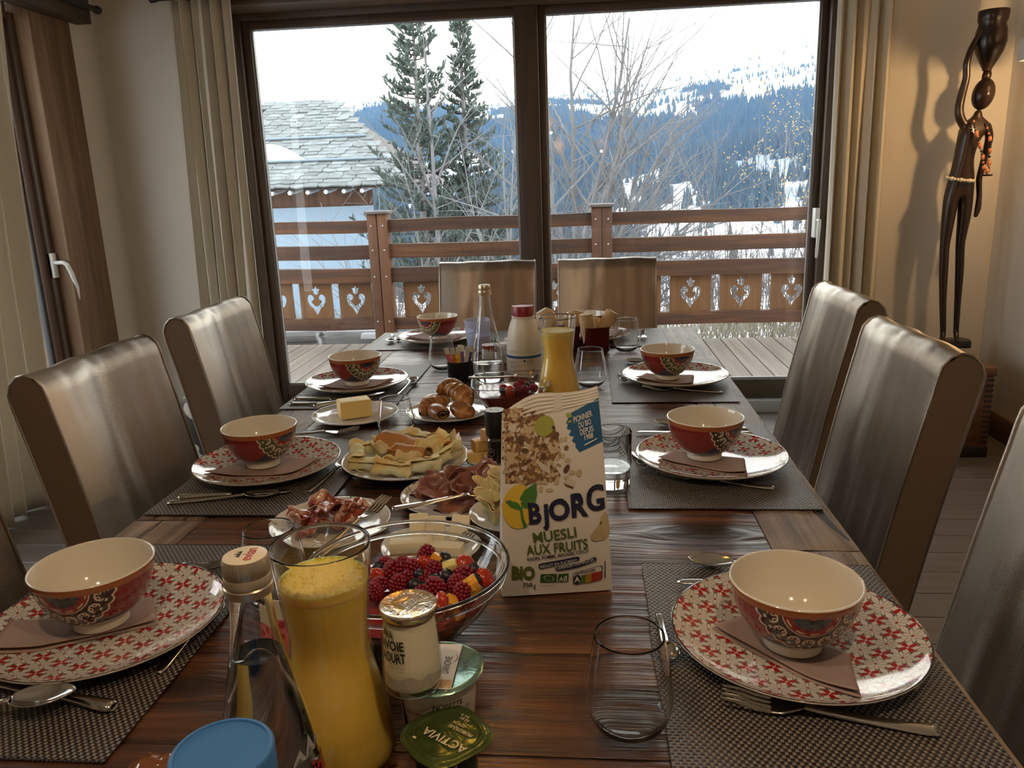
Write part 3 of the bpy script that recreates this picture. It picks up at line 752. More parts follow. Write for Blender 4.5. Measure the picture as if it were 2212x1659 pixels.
conifer('pine_tree', 'tall feathery pine, left of the pair in the left pane', (-3.22, 16, -1.6), 6.5, 1.70, 1, ex=.8)
conifer('pine_tree', 'narrow topped pine, right of the pair in the left pane', (-2.40, 16.6, -1.7), 6.6, 1.65, 2, ex=1.25)
def bare(name, label, loc, stems, seed, lat, rad, mat=None, leaves=None, depth=3):
    t = thing(name, label, 'tree', loc); rr = random.Random(seed); g = G(); tips = []
    def grow(p, d, ln, r, lev, bend):
        pts = [V(p)]; dd = V(d).normalized(); n = 6
        for s in range(n):
            dd = (dd+V((rr.gauss(0,.09), rr.gauss(0,.09), rr.gauss(0,.05)))+V(bend)*.1).normalized(); pts.append(pts[-1]+dd*ln/n)
        g.tube(pts, [r*(1-.8*i/n) for i in range(n+1)], 5 if lev < 2 else 3, cap=False)
        tips.append(pts[-1])
        if lev < depth:
            for k in range(lat[lev]):
                q = rr.uniform(.25 if lev == 0 else .15, .97)*n; i = min(int(q), n-1); e = pts[i].lerp(pts[i+1], q-i)
                sd = V((rr.gauss(0,1), rr.gauss(0,.7), rr.gauss(.25,.5))).normalized()
                grow(e, (dd*.75+sd*.75).normalized(), ln*rr.uniform(.28,.5), max(.003, r*(1-.8*q/n)*.55), lev+1, bend)
    for (d, ln, r, bend) in stems: grow((rr.uniform(-.06,.06), rr.uniform(-.06,.06), 0), d, ln, r, 0, bend)
    o = g.obj('branches', mat or M['bark'], t, smooth=60)
    if leaves:
        gl = G()
        for p in tips:
            for k in range(leaves[0]):
                c = p+V((rr.gauss(0,.06), rr.gauss(0,.06), rr.gauss(0,.07))); a = V((rr.gauss(0,1), rr.gauss(0,1), rr.gauss(0,1))).normalized()*.017; w = a.cross(V((0,1,.3))).normalized()*.011
                gl.add([c-a, c+w, c+a, c-w], [(0,1,2,3)])
        gl.obj('leaves', leaves[1], t, smooth=0)['kind'] = 'stuff'
    return t
st = []
for dx, ln, r in ((-.14,3.6,.034),(-.05,4.2,.045),(.0,4.4,.05),(.05,4.3,.042),(.10,4.3,.05),(.16,4.1,.035)): st.append(((dx, .02, 1), ln, r*1.2, (0,0,.05)))
for dx, dz, ln, r in ((.55,1,3.4,.04),(.75,1,3.3,.042),(.95,1,3.0,.04),(1.2,1,2.7,.035),(.4,1,3.5,.035),(1.3,.75,2.4,.03),(1.1,.55,2.0,.028),(.9,.7,2.3,.03),(-.5,1,1.8,.025),(1.35,.4,1.9,.022)): st.append(((dx, rnd.uniform(-.2,.3), dz), ln, r*1.15, (.10, 0, .16)))
bare('bare_tree', 'large leafless many stemmed tree in the right pane', (-.18, 11, -.95), st, 4, (15, 6, 0), 0, depth=2)
bare('bare_tree', 'slim leafless tree close left of the window mullion', (-1.40, 14, -1.2), [((-.03,0,1),4.2,.035,(0,0,.05)),((.12,0,1),3.9,.03,(0,0,.05)),((-.22,0,1),3.5,.025,(0,0,.05))], 8, (9,4,0), 0, depth=2)
bare('bare_tree', 'pale leafless trunk rising in front of the pines', (-2.95, 15, -1.4), [((-.02,0,1),5.2,.07,(-.05,0,.05)),((.18,0,1),3.6,.03,(0,0,.05)),((-.28,0,1),3.6,.03,(0,0,.05))], 9, (10,4,0), 0, depth=2)
bare('bare_tree', 'twiggy leafless bush leaning before the pale chalet wall', (-3.0, 12, -1.2), [((-.5,0,1),2.6,.02,(0,0,.05)),((-.7,0,1),2.5,.02,(0,0,.05)),((-.35,0,1),2.6,.02,(0,0,.05))], 19, (7,3,0), 0, depth=2)
gold = plain('golden_leaves', (.50,.34,.13), .9, .3, 5)
bare('young_birch', 'thin young birch with golden leaves, left of two by the right frame', (3.42, 14, -1.2), [((.0,0,1),3.3,.022,(0,0,.05)),((.10,0,1),3.0,.016,(0,0,.05))], 12, (8,3,0), 0, leaves=(6, gold), depth=2)
bare('young_birch', 'thin young birch with golden leaves, right of two by the right frame', (3.83, 14, -1.2), [((-.03,0,1),3.8,.022,(0,0,.05)),((.06,0,1),3.5,.016,(0,0,.05))], 13, (8,3,0), 0, leaves=(6, gold), depth=2)
# ================================================================ TABLE
TX0, TX1, TY0, TY1, TZ = -.733, .376, .20, 2.80, .76
table = thing('dining_table', 'long reclaimed dark pine dining table with cross planks and worn edge boards', 'table', (0, 0, 0))
def plank_mesh(x0, y0, x1, y1, seed, mat, axis):
    """board with a brushed, uneven top: real ridges along the grain"""
    g = G(); rr = random.Random(seed); nx, ny = (26, 40) if axis == 'x' else (12, 60)
    def f(u, v):
        x = x0+(x1-x0)*u; y = y0+(y1-y0)*v
        k = (x*1.6, y*34, seed*5.3) if axis == 'x' else (x*26, y*1.5, seed*5.3)
        e = min(u, 1-u, v, 1-v)
        h = .0010*noise.noise(k) + .0006*noise.noise((k[0]*2, k[1]*2.1, 9)) - .0016
        return (x, y, TZ + h - (.0010 if e < .001 else 0))
    g.grid(f, nx, ny); a = len(g.v)
    g.box(x0, y0, TZ-.05, x1, y1, TZ-.0045)
    return g
yy = TY0; k = 0
while yy < TY1-.02:
    w = (.19, .225, .165, .21, .24)[k % 5]; e = min(yy+w, TY1)
    if TY1-e < .08: e = TY1
    plank_mesh(-.618, yy+.0004, .256, e-.0004, k+1, M['plank'], 'x').obj('plank', M['plank'], table, smooth=60); yy = e; k += 1
for x0, x1, s in ((TX0, -.620, 31), (.258, TX1, 32)):
    ys = (TY0, 1.13, 2.02, TY1) if s == 31 else (TY0, 1.04, 1.86, TY1)
    for i in range(3): plank_mesh(x0, ys[i]+.001, x1, ys[i+1]-.001, s+i*3, M['edgeplank'], 'y').obj('edge_board', M['edgeplank'], table, smooth=60)
for y in (.75, 2.25):
    g = G(); g.box(-.30, y-.09, .06, -.06, y+.09, .71); g.obj('pedestal', M['tableleg'], table, bevel=.01)
    g = G(); g.box(-.42, y-.11, .005, .06, y+.11, .06); g.obj('foot', M['tableleg'], table, bevel=.01)

# ================================================================ CHAIRS
def chair_proto(label, loc, rz):
    t = thing('dining_chair', label, 'chair', loc, rz, 'upholstered chairs round the table'); w = .187
    def yf(z): return -.24*(z-.6) + .02*sin((z-.45)*3)
    def back(u, v):          # u round the slab section (front, over the top, back), v across
        x = -w + 2*w*v; s = u
        if s < .45: z = .36+(.935-.36)*(s/.45); y = yf(z)
        elif s < .60:
            a = (s-.45)/.15*pi; z = .935+.045*sin(a); y = yf(.935)-.036+.036*cos(a)
        else: z = .935-(.935-.36)*((s-.60)/.40); y = yf(z)-.072
        if s < .62:
            rip = .0065*noise.noise((x*17, z*.9, 2.2)) + .0015*noise.noise((x*40, z*3, 5.2)); y += rip
            z += .004*noise.noise((x*14, 3.3, 0))*(1 if z > .9 else 0)
        return (x, y, z)
    g = G(); g.grid(back, 44, 30); g.obj('backrest', M['leather'], t, smooth=180)
    for sx_ in (-1, 1):
        g = G(); pts = [back(i/44, .0) for i in range(45)]
        n = len(pts); x = sx_*w
        vs = [(x+sx_*.002, p[1], p[2]) for p in pts]; ctr = []
        g.add(vs, [(i, i+1, n-2-i, n-1-i) for i in range(n//2-1)])
        g.obj('side_panel', M['leather_side'], t, smooth=60)
        g = G(); g.tube([(x+sx_*.001, p[1], p[2]) for p in pts[1:44]], .0028, 5); g.obj('piping', M['leather'], t, smooth=180)
    g = G(); g.box(-w, -.07, .36, w, .40, .455); g.obj('seat', M['leather'], t, bevel=.02, seg=3)
    for sx_ in (-1, 1):
        for y in (-.05, .36):
            g = G(); x = sx_*(w-.03); g.prism([(x-.018, y-.018), (x+.018, y-.018), (x+.018, y+.018), (x-.018, y+.018)], .005, .36); g.obj('leg', M['chairleg'], t, bevel=.003)
    return t
P2 = pi/2
c0 = chair_proto('taupe metallic hide chair, middle of the right side, large side panel towards the viewer', (.508, 1.485, 0), P2)
for lab, loc, rz in (
    ('taupe metallic hide chair at the right edge of the view, only its back cover showing', (.503, .86, 0), P2),
    ('taupe metallic hide chair farthest along the right side, before the right curtain', (.565, 2.07, 0), P2),
    ('taupe hide chair mostly cut off by the left edge of the view', (-.865, .86, 0), -P2),
    ('large taupe hide chair on the left side before the glass door', (-.862, 1.42, 0), -P2),
    ('taupe hide chair farthest along the left side, before the left curtain', (-.91, 2.03, 0), -P2),
    ('brown hide chair at the far table end, left of the mullion', (-.385, 3.03, 0), pi),
    ('brown hide chair at the far table end, right of the mullion', (.085, 3.03, 0), pi)):
    dup(c0, lab, loc, rz)

# ================================================================ CHEST, STATUE, COWHIDE STOOL
chw = wood('chest_mahogany', (.07,.022,.008), (.15,.055,.02), (.24,.10,.04), 'x', 30, 1.5, .35, .2)
t = thing('wooden_chest', 'mahogany dovetailed chest in the corner under the carved statue', 'chest', (1.625, 3.75, .004))
hx, hy = .165, .205
g = G(); g.box(-hx, -hy, .05, hx, hy, .375); g.obj('body', chw, t, bevel=.003)
g = G(); g.box(-hx-.005, -hy-.005, 0, hx+.005, hy+.005, .05); g.obj('plinth', plain('chest_plinth', (.02,.012,.008), .5), t, bevel=.004)
g = G(); g.box(-hx-.008, -hy-.008, .378, hx+.008, hy+.008, .415); g.obj('lid', chw, t, bevel=.005)
g = G(); g.box(-hx+.04, -hy+.03, .415, hx-.04, hy-.03, .440); g.obj('lid_panel', chw, t, bevel=.004)
dk_ = plain('dovetail_dark', (.03,.012,.006), .5)
for i in range(13):
    g = G(); z = .065+i*.0238; g.add([(hx-.034,-hy-.0015,z+.002),(hx+.0015,-hy-.0015,z),(hx+.0015,-hy-.0015,z+.013),(hx-.034,-hy-.0015,z+.011),(hx-.034,-hy+.004,z+.002),(hx+.0015,-hy+.004,z),(hx+.0015,-hy+.004,z+.013),(hx-.034,-hy+.004,z+.011)],
        [(0,1,2,3),(0,4,5,1),(1,5,6,2),(2,6,7,3),(3,7,4,0)]); g.obj('dovetail', dk_, t, smooth=0)
g = G(); g.tube([(hx,-.02,.33),(hx+.025,-.02,.33),(hx+.025,-.02,.29),(hx+.012,-.02,.26)], .010, 8); g.obj('side_handle', rods, t)

M['ebony'] = wood('carved_ebony', (.009,.0045,.003), (.025,.011,.0055), (.052,.024,.011), 'z', 18, 2, .28, .15, .001, .1)
KS = .00217
def sp(px, py, dy=0.0): return V(((px-2085)*KS + (py-740)*KS*.1215, dy, (748-py)*KS*1.015))
t = thing('statue', 'tall dark carved wooden woman balancing a vase on her head, standing on the chest', 'statue', (1.757, 3.885, .444+.0015), 0)
g = G(); g.prism([(-.062,-.05),(.055,-.055),(.075,.0),(.06,.055),(-.05,.05),(-.072,0)], 0, .034); g.obj('base_block', M['ebony'], t, bevel=.004)
verts, rads, edges = [], [], []
def jn(px, py, r, dy=0.0, par=None):
    p = sp(px, py, dy); verts.append(tuple(p)); rads.append(r); i = len(verts)-1
    if par is not None: edges.append((par, i))
    return i
pel = jn(2103, 404, .062); wst = jn(2112, 360, .046, 0, pel); w2 = jn(2117, 335, .050, 0, wst); chs = jn(2126, 308, .056, 0, w2); upc = jn(2134, 288, .044, 0, chs)
nk = jn(2141, 272, .020, 0, upc); nk2 = jn(2146, 258, .018, 0, nk)
s1 = jn(2117, 289, .026, 0, upc); e00 = jn(2108, 277, .025, 0, s1); e0 = jn(2105, 258, .022, 0, e00); e1 = jn(2110, 235, .021, 0, e0); e2 = jn(2120, 196, .018, -.01, e1); e3 = jn(2119, 172, .018, -.015, e2); e4 = jn(2126, 146, .015, -.02, e3); e5 = jn(2140, 122, .013, -.02, e4); e6 = jn(2150, 108, .014, -.02, e5)
s2 = jn(2160, 294, .026, 0, upc); a1 = jn(2166, 310, .020, .0, s2); a2 = jn(2160, 350, .017, .02, a1); a3 = jn(2147, 395, .015, .02, a2); a4 = jn(2143, 430, .013, .0, a3); a5 = jn(2138, 455, .016, -.01, a4); a6 = jn(2130, 473, .009, -.02, a5)
l1 = jn(2088, 425, .040, 0, pel); l2 = jn(2080, 470, .034, 0, l1); l3 = jn(2071, 530, .024, 0, l2); l4 = jn(2067, 585, .023, 0, l3); l5 = jn(2064, 650, .018, 0, l4); l6 = jn(2063, 718, .015, 0, l5); l7 = jn(2055, 730, .013, -.03, l6); l8 = jn(2048, 733, .009, -.06, l7)
m1 = jn(2116, 425, .040, 0, pel); m2 = jn(2112, 470, .033, 0, m1); m3 = jn(2103, 525, .023, 0, m2); m4 = jn(2100, 585, .022, 0, m3); m5 = jn(2095, 650, .017, 0, m4); m6 = jn(2090, 716, .014, 0, m5); m7 = jn(2085, 730, .013, -.03, m6); m8 = jn(2080, 733, .010, -.06, m7)
me = bpy.data.meshes.new('figure'); me.from_pydata(verts, edges, []); me.materials.append(M['ebony'])
fig = bpy.data.objects.new('figure', me); COL.objects.link(fig); fig.parent = t
fig.modifiers.new('skin', 'SKIN').use_smooth_shade = True
for i, r in enumerate(rads): me.skin_vertices[0].data[i].radius = (r, r*.9)
me.skin_vertices[0].data[0].use_root = True
ss = fig.modifiers.new('sub', 'SUBSURF'); ss.levels = 2; ss.render_levels = 2
# head with carved features
g = G(); c = sp(2154, 229)
def hd(d):
    k = 1 + .05*max(0, -d.y)*exp(-(d.x*4)**2-((d.z+.05)*5)**2)*3 - .05*exp(-((abs(d.x)-.30)*6)**2-((d.z-.12)*7)**2)*max(0,-d.y)*2
    return k
g.ball((0,0,0), .064, 24, 20, sq=(.70,.74,1.06), fn=hd); g.xf(Matrix.Translation(c) @ Matrix.Rotation(.16, 4, 'Y')); g.obj('head', M['ebony'], t, smooth=180)
g = G(); R_ = KS
prof = [(.0,185),(8,185),(9,181),(16,168),(25,150),(29,132),(28,112),(24,98),(27,92),(28,76),(27,73),(22,73),(20,90),(0,110)]
g.lathe([(r*R_*1.02, (748-z)*R_*1.015) for r, z in prof], 32); g.map(lambda x, y, z: (x + sp(2161, 185).x + (z-(748-185)*R_)*.02, y, z)); g.obj('vase', M['ebony'], t, smooth=50)
g = G(); p = sp(2161, 194); g.tube([sp(2156,203), sp(2160,197), sp(2162,191), sp(2163,184)], [.012,.019,.019,.014], 14); g.obj('head_ring', M['ebony'], t, smooth=180)
cor = plain('coral_beads', (.55,.20,.09), .4); blk = plain('black_beads', (.02,.015,.012), .3); wht = plain('shell_beads', (.75,.68,.50), .5)
g = G()
pth = [(2124,282,-.05),(2124,300,-.064),(2127,318,-.078),(2132,335,-.072),(2137,352,-.066),(2139,368,-.062),(2142,380,-.06),(2150,380,-.055),(2153,365,-.05),(2154,345,-.05),(2155,328,-.056),(2154,312,-.05),(2152,296,-.04),(2149,284,-.03)]
P = [sp(a, b_, d) for a, b_, d in pth]
for i in range(len(P)-1):
    for q in range(3):
        c = P[i].lerp(P[i+1], q/3); big = (i*3+q) % 4 == 0 and 1 <= i < 12
        g.ball(c, .0095 if big else .006, 8, 5, 0 if big or (i+q) % 3 == 0 else 1, sq=(1,1,1.5 if big else 1))
tag(g.obj('bead_necklace', [cor, blk], t, smooth=180), 'coral and black bead necklace')
g = G(); c = sp(2146, 387, -.06); g.lathe([(0,-.005),(.02,-.006),(.026,0),(.02,.002),(0,0)], 20); g.xf(Matrix.Translation(c)); g.obj('pendant_disc', M['ebony'], t)
g = G(); 
for i in range(26):
    a = 2*pi*i/26; c = sp(2105+24*cos(a)*1.0, 394+3*cos(a)-6*sin(a)*.5, .058*sin(a)); g.ball((c.x, c.y, c.z), .0075 if i % 3 else .010, 8, 5)
tag(g.obj('bead_belt', wht, t, smooth=180), 'white shell bead belt')
b = B('cowhide', rough=.9, sheen=.3); nz = b.noise(scale=7, det=2); b.set(col=b.mix(nz.step(.50,.54), (.55,.50,.44), (.03,.022,.02))); b.bump(b.noise(scale=300, det=2), .4, .002)
t = thing('cowhide_stool', 'black and white cowhide stool on the floor between the two left chairs', 'stool', (-1.62, 3.25, .004))
g = G(); g.lathe([(0,.05),(.15,.05),(.175,.07),(.185,.2),(.18,.36),(.16,.40),(0,.41)], 32); g.obj('cushion', b.m, t, smooth=180)
for k in range(4):
    g = G(); a = pi/4+k*pi/2; g.tube([(.11*cos(a), .11*sin(a), 0), (.11*cos(a), .11*sin(a), .055)], .014, 8); g.obj('leg', M['chairleg'], t)

# ================================================================ PLACE SETTINGS
ZM = TZ+.0018
mats_ = [('near right', .072, .54, .369, .99, 0), ('middle right', .066, 1.178, .366, 1.630, 0), ('far right', .062, 1.805, .357, 2.263, 0),
         ('near left', -.742, .585, -.447, 1.035, 0), ('middle left', -.728, 1.145, -.431, 1.600, 0), ('far left', -.741, 1.776, -.456, 2.236, 0),
         ('far end left', -.715, 2.465, -.265, 2.765, 1), ('far end right', -.185, 2.465, .265, 2.765, 1)]
WH = {'near right': 'nearest on the right side', 'middle right': 'in the middle of the right side', 'far right': 'farthest along the right side', 'near left': 'nearest on the left side',
      'middle left': 'in the middle of the left side', 'far left': 'farthest along the left side', 'far end left': 'at the far table end, left chair', 'far end right': 'at the far table end, right chair'}
mm = None
for nm, x0, y0, x1, y1, r in mats_:
    cx, cyy = (x0+x1)/2, (y0+y1)/2; t = thing('placemat', 'dark woven placemat ' + WH[nm], 'placemat', (cx, cyy, TZ+.0002), P2 if r else rnd.uniform(-.008,.008), 'woven placemats')
    w, h = (y1-y0, x1-x0) if r else (x1-x0, y1-y0)
    if mm is None:
        g = G(); g.grid(lambda u, v: (-.148+.296*u, -.225+.45*v, .0014), 42, 64); g.box(-.148, -.225, 0, .148, .225, .0012); mm = g.mesh('weave', M['mat'], smooth=60)
        g = G(); n = 66
        vs = []
        for i in range(n*2+1):
            x = -.148+.296*i/(n*2); vs.append((x, .0004+(.0022 if i % 2 else 0)))
        for (x0_, e0_), (x1_, e1_) in zip(vs, vs[1:]): g.add([(x0_,-.001,.0001),(x1_,-.001,.0001),(x1_,e1_,.0001),(x0_,e0_,.0001),(x0_,-.001,.0014),(x1_,-.001,.0014),(x1_,e1_,.0014),(x0_,e0_,.0014)], [(4,5,6,7),(3,2,6,7)])
        mf = g.mesh('mat_edge', plain('mat_edge_dark', (.03,.021,.018), .4), smooth=0)
    place(mm, 'weave', t, sc=(w/.296, h/.45, 1)); place(mf, 'mat_edge', t, (0, h/2, 0), sc=(w/.296, 1, 1)); place(mf, 'mat_edge', t, (0, -h/2, 0), (0, 0, pi), sc=(w/.296, 1, 1))

def plate_mesh(R, h, well, mats, n=64):
    g = G(); k = R/.135
    top = [(0,.0045),(.05*k,.0045),(well,.0055),(well+.018,.0085),(R*.86,h*.60),(R*.955,h*.88),(R*.985,h*.985),(R,h)]
    bot = [(R*1.0,h-.0018),(R*.93,h*.66),(R*.78,h*.28),(well*.95,.0012),(well*.90,0),(well*.84,0),(well*.80,.0015),(0,.0015)]
    g.lathe(top+bot, n, [0]*6+[1]+[2]*8)
    return g.mesh('dish', mats, smooth=180)
PM = plate_mesh(.135, .022, .072, [M['plate_print'], M['plate_rim'], M['plate_plain']], 72)
def bowl_meshes(mat):
    g = G(); pr = [(.0295,.0),(.031,.0005),(.031,.0095),(.0305,.0105)]; g.lathe([(0,.002),(.027,.002),(.0285,0)]+pr, 64); foot = g.mesh('foot', M['cream_glaze'], smooth=50)
    g = G(); out = [(.0305,.0105),(.040,.0165),(.0505,.0265),(.0590,.040),(.0645,.055),(.0665,.0665)]
    g.lathe(out, 72); body = g.mesh('outside', mat, smooth=180)
    g = G(); g.lathe([(.0665,.0665),(.0674,.0685),(.0682,.0735),(.0684,.0752)], 72); rim = g.mesh('rim_band', M['bowl_rim'], smooth=180)
    g = G(); g.lathe([(.0684,.0752),(.0678,.0765),(.0662,.0765),(.0655,.075),(.0640,.066),(.0615,.054),(.0560,.039),(.0470,.0255),(.036,.0170),(.024,.0140),(0,.0132)], 72); ins = g.mesh('inside', M['cream_glaze'], smooth=180)
    return foot, body, rim, ins
BD, BG_ = bowl_meshes(M['bowl_dark']), bowl_meshes(M['bowl_green'])
sets = [('near right', (.227,.800), (.219,.783), BD, -1.555, 0.20), ('middle right', (.224,1.385), (.213,1.388), BD, -.72, .1), ('far right', (.228,2.008), (.206,1.99), BG_, -1.07, .3),
        ('near left', (-.575,.800), (-.583,.802), BD, -1.51, 1.25), ('middle left', (-.598,1.355), (-.605,1.350), BG_, -.38, .7), ('far left', (-.605,1.985), (-.600,1.965), BG_, -.79, .5),
        ('far end left', (-.500,2.61), (-.495,2.585), BG_, -2.10, .4), ('far end right', (.012,2.60), (.003,2.575), BD, -1.3, .2)]
rimc = {'near right': 'dark scroll medallion facing the viewer', 'middle right': 'dark medallion at its right', 'far right': 'green medallion at its right', 'near left': 'dark medallion at its left',
        'middle left': 'green medallion at its right', 'far left': 'green medallion facing the viewer', 'far end left': 'green medallion at its left', 'far end right': 'plain wall behind the bread'}
zpl = ZM+.0006
def zplate(r): return zpl + (.0050 if r < .07 else .0050 + .0165*min(1.0, (r-.07)/.065)**1.35)
def napkin(label, pc, quad):
    t = thing('napkin', label, 'napkin', (pc[0], pc[1], 0), 0, 'folded paper napkins'); q = [V((x-pc[0], y-pc[1], 0)) for x, y in quad]
    for L in range(2):
        g = G(); z0 = .0012 + L*.0030
        def f(u, v):
            uu = u*(1-.012*L); p = q[0].lerp(q[1], uu).lerp(q[3].lerp(q[2], uu), v*(1-.05*L)+.025*L*(1-v))
            edge = max(0, abs(u-.5)*2-.5)*.0016*L; e2 = (1-v)*(1-v)*.0022*L*(1+.6*sin(u*7))
            return (p.x, p.y, zplate(p.length)+z0+edge+e2*.8)
        g.grid(f, 26, 16); solid(g.obj('sheet', M['napkin'], t, smooth=180), .0013)
    return t
NQ = {'near right': [(.139,.813),(.258,.681),(.276,.768),(.199,.856)], 'middle right': [(.128,1.372),(.272,1.292),(.285,1.385),(.165,1.43)], 'far right': [(.125,1.975),(.262,1.920),(.280,2.03),(.16,2.05)],
      'near left': [(-.668,.722),(-.515,.806),(-.556,.868),(-.690,.790)], 'middle left': [(-.690,1.285),(-.530,1.300),(-.505,1.385),(-.640,1.43)], 'far left': [(-.69,1.915),(-.545,1.925),(-.515,2.02),(-.66,2.04)],
      'far end left': [(-.61,2.60),(-.45,2.53),(-.42,2.63),(-.56,2.69)], 'far end right': [(.06,2.52),(.125,2.64),(.03,2.70),(-.04,2.58)]}
for nm, pc, bc, BM, ba, pa in sets:
    t = thing('dinner_plate', 'red flower printed dinner plate ' + WH[nm], 'plate', (pc[0], pc[1], zpl), pa, 'flower printed dinner plates'); place(PM, 'dish', t)
    napkin('folded mauve paper napkin under the bowl ' + WH[nm], pc, NQ[nm])
    t = thing('breakfast_bowl', 'red bowl with ' + rimc[nm] + ', ' + WH[nm], 'bowl', (bc[0], bc[1], zpl+.0050+.0075), ba, 'red breakfast bowls')
    for me, n_ in zip(BM, ('foot', 'outside', 'rim_band', 'inside')): place(me, n_, t)

# ---------------------------------------------------------------- cutlery
def handle(g, L0, L1, w):
    n = 10; P_ = []
    for i in range(n+1):
        u = i/n; x = L0+(L1-L0)*u; ww = w*(1-.62*u**.8) if u > .06 else w*.75; P_.append((x, ww, .0015+.006*u*u))
    def f(u, v):
        i = min(int(u*n), n-1); t_ = u*n-i; a, b_ = P_[i], P_[i+1]; x = a[0]+(b_[0]-a[0])*t_; ww = a[1]+(b_[1]-a[1])*t_; z = a[2]+(b_[2]-a[2])*t_; an = 2*pi*v
        return (x, ww*cos(an), z+.0016*sin(an)*(1.0+.5*abs(cos(an))))
    g.grid(f, n*2, 12, cv=True)
def spoon_m(L, bw, bl):
    g = G(); handle(g, 0, L-bl, .0078*bw/.019)
    def f(u, v):
        x = (L-bl)+bl*u; ww = bw*max(.10*(1-u), sin(pi*min(1, .06+u*.94))**.62)*(1 if u < .98 else .4); q = (v-.5)*2
        return (x, ww*q, .0075-.0062*sin(pi*u)*(1-q*q)+.002*q*q)
    a = g.mark(); g.grid(f, 20, 12)
    return g
def fork_m(L):
    g = G(); handle(g, 0, L-.075, .0085); hl = L-.075
    def z(u): return .0075-.005*sin(pi*min(1,u*1.2))+.004*u
    g.grid(lambda u, v: (hl+.032*u, (.0035+.0085*min(1,u*1.6))*(v-.5)*2, z(u*.4)), 8, 6)
    for k in range(4):
        y = -.0103+.00687*k
        g.tube([(hl+.030, y, z(.39)), (hl+.045, y*1.04, z(.6)), (hl+.06, y*1.04, z(.8)), (hl+.075, y*1.0, z(1.0))], [.0017,.0017,.0015,.0008], 5)
    return g
def knife_m(L):
    g = G(); hl = L*.48
    def f(u, v):
        a = 2*pi*v; w_ = .0088*(.8+.2*cos(u*5)) if .03 < u < .97 else .005; return (hl*u, w_*cos(a), .0045+.0036*sin(a))
    g.grid(f, 12, 12, cv=True)
    n = 14
    def bl(u, v): 
        x = hl+(L-hl)*u; top = .0065; bot = -.0085*(1 if u < .8 else sqrt(max(0, 1-((u-.8)/.2)**2))) if u < 1 else 0
        return (x, bot+(top-bot)*v, .0045)
    g.grid(bl, n, 3); return g
CM = {'fork': (solid, None)}
def cut_mesh(g, name, t_):
    o = g.obj(name, M['steel'], None, smooth=60)
    return o
protos = {}
for nm, g in (('fork', fork_m(.19)), ('spoon', spoon_m(.19, .019, .058)), ('teaspoon', spoon_m(.132, .0135, .04)), ('table_knife', knife_m(.20))):
    me = g.mesh(nm, M['steel'], smooth=60); protos[nm] = (me, {'fork': .19, 'spoon': .19, 'teaspoon': .132, 'table_knife': .20}[nm])
def cutlery(kind, label, end, tip, z=None, tilt=0.0, roll=0.0, cat=None):
    me, L = protos[kind]; e, t_ = V((end[0], end[1], 0)), V((tip[0], tip[1], 0)); d = t_-e; k = d.length/L
    o = place(me, kind, None, (end[0], end[1], (ZM+.0008) if z is None else z), (roll, -tilt, atan2(d.y, d.x)), (k, max(.85, min(1.1, k)), 1.0))
    if kind in ('spoon', 'teaspoon', 'fork'): solid(o, .0012)
    if kind == 'table_knife': solid(o, .0009)
    return tag(o, label, cat or kind.replace('table_', ''), 'steel cutlery at the place settings')
for kind, lab, e, t_ in (
    ('fork', 'steel fork in front of the nearest right plate', (.320,.657), (.130,.695)),
    ('teaspoon', 'steel teaspoon left of the nearest right plate beside the stemless glass', (.083,.855), (.088,.752)),
    ('spoon', 'steel spoon behind the nearest right plate, bowl to the left', (.325,.955), (.134,.990)),
    ('table_knife', 'steel knife behind the nearest right plate, under its rim', (.330,.925), (.113,.932)),
    ('fork', 'steel fork in front of the middle right plate', (.308,1.258), (.123,1.322)),
    ('teaspoon', 'steel teaspoon left of the middle right plate', (.085,1.440), (.104,1.352)),
    ('spoon', 'steel spoon behind the middle right plate', (.33,1.585), (.142,1.625)),
    ('table_knife', 'steel knife behind the middle right plate', (.33,1.545), (.10,1.562)),
    ('fork', 'steel fork in front of the far right plate', (.329,1.880), (.139,1.915)),
    ('teaspoon', 'steel teaspoon left of the far right plate', (.088,2.080), (.100,1.985)),
    ('spoon', 'steel spoon behind the far right plate', (.30,2.19), (.11,2.225)),
    ('table_knife', 'steel knife at the left lower corner, under the spoon', (-.480,.655), (-.68,.700)),
    ('spoon', 'steel spoon lying over the knife at the left lower corner', (-.715,.605), (-.520,.658)),
    ('teaspoon', 'steel teaspoon right of the nearest left plate', (-.468,.715), (-.463,.860)),
    ('fork', 'steel fork behind the nearest left plate', (-.67,.945), (-.485,.962)),
    ('spoon', 'steel spoon in front of the middle left plate', (-.708,1.190), (-.525,1.222)),
    ('table_knife', 'steel knife in front of the middle left plate, beyond the spoon', (-.700,1.207), (-.51,1.236)),
    ('teaspoon', 'steel teaspoon right of the middle left plate', (-.481,1.235), (-.452,1.395)),
    ('fork', 'steel fork behind the middle left plate', (-.67,1.555), (-.485,1.575)),
    ('teaspoon', 'steel teaspoon right of the far left plate', (-.478,1.885), (-.462,2.05)),
    ('table_knife', 'steel knife in front of the far left plate', (-.728,1.845), (-.53,1.842)),
    ('spoon', 'steel spoon in front of the far left plate', (-.728,1.815), (-.55,1.800)),
    ('spoon', 'steel spoon left of the far end left plate, bowl shining', (-.690,2.735), (-.655,2.56)),
    ('teaspoon', 'steel teaspoon beside the spoon at the far end left setting', (-.658,2.70), (-.637,2.60)),
    ('fork', 'steel fork right of the far end right plate', (.20,2.72), (.185,2.53))):
    o = cutlery(kind, lab, e, t_)
    if 'lying over' in lab: o.location.z += .0085; o.rotation_euler[1] = -.02
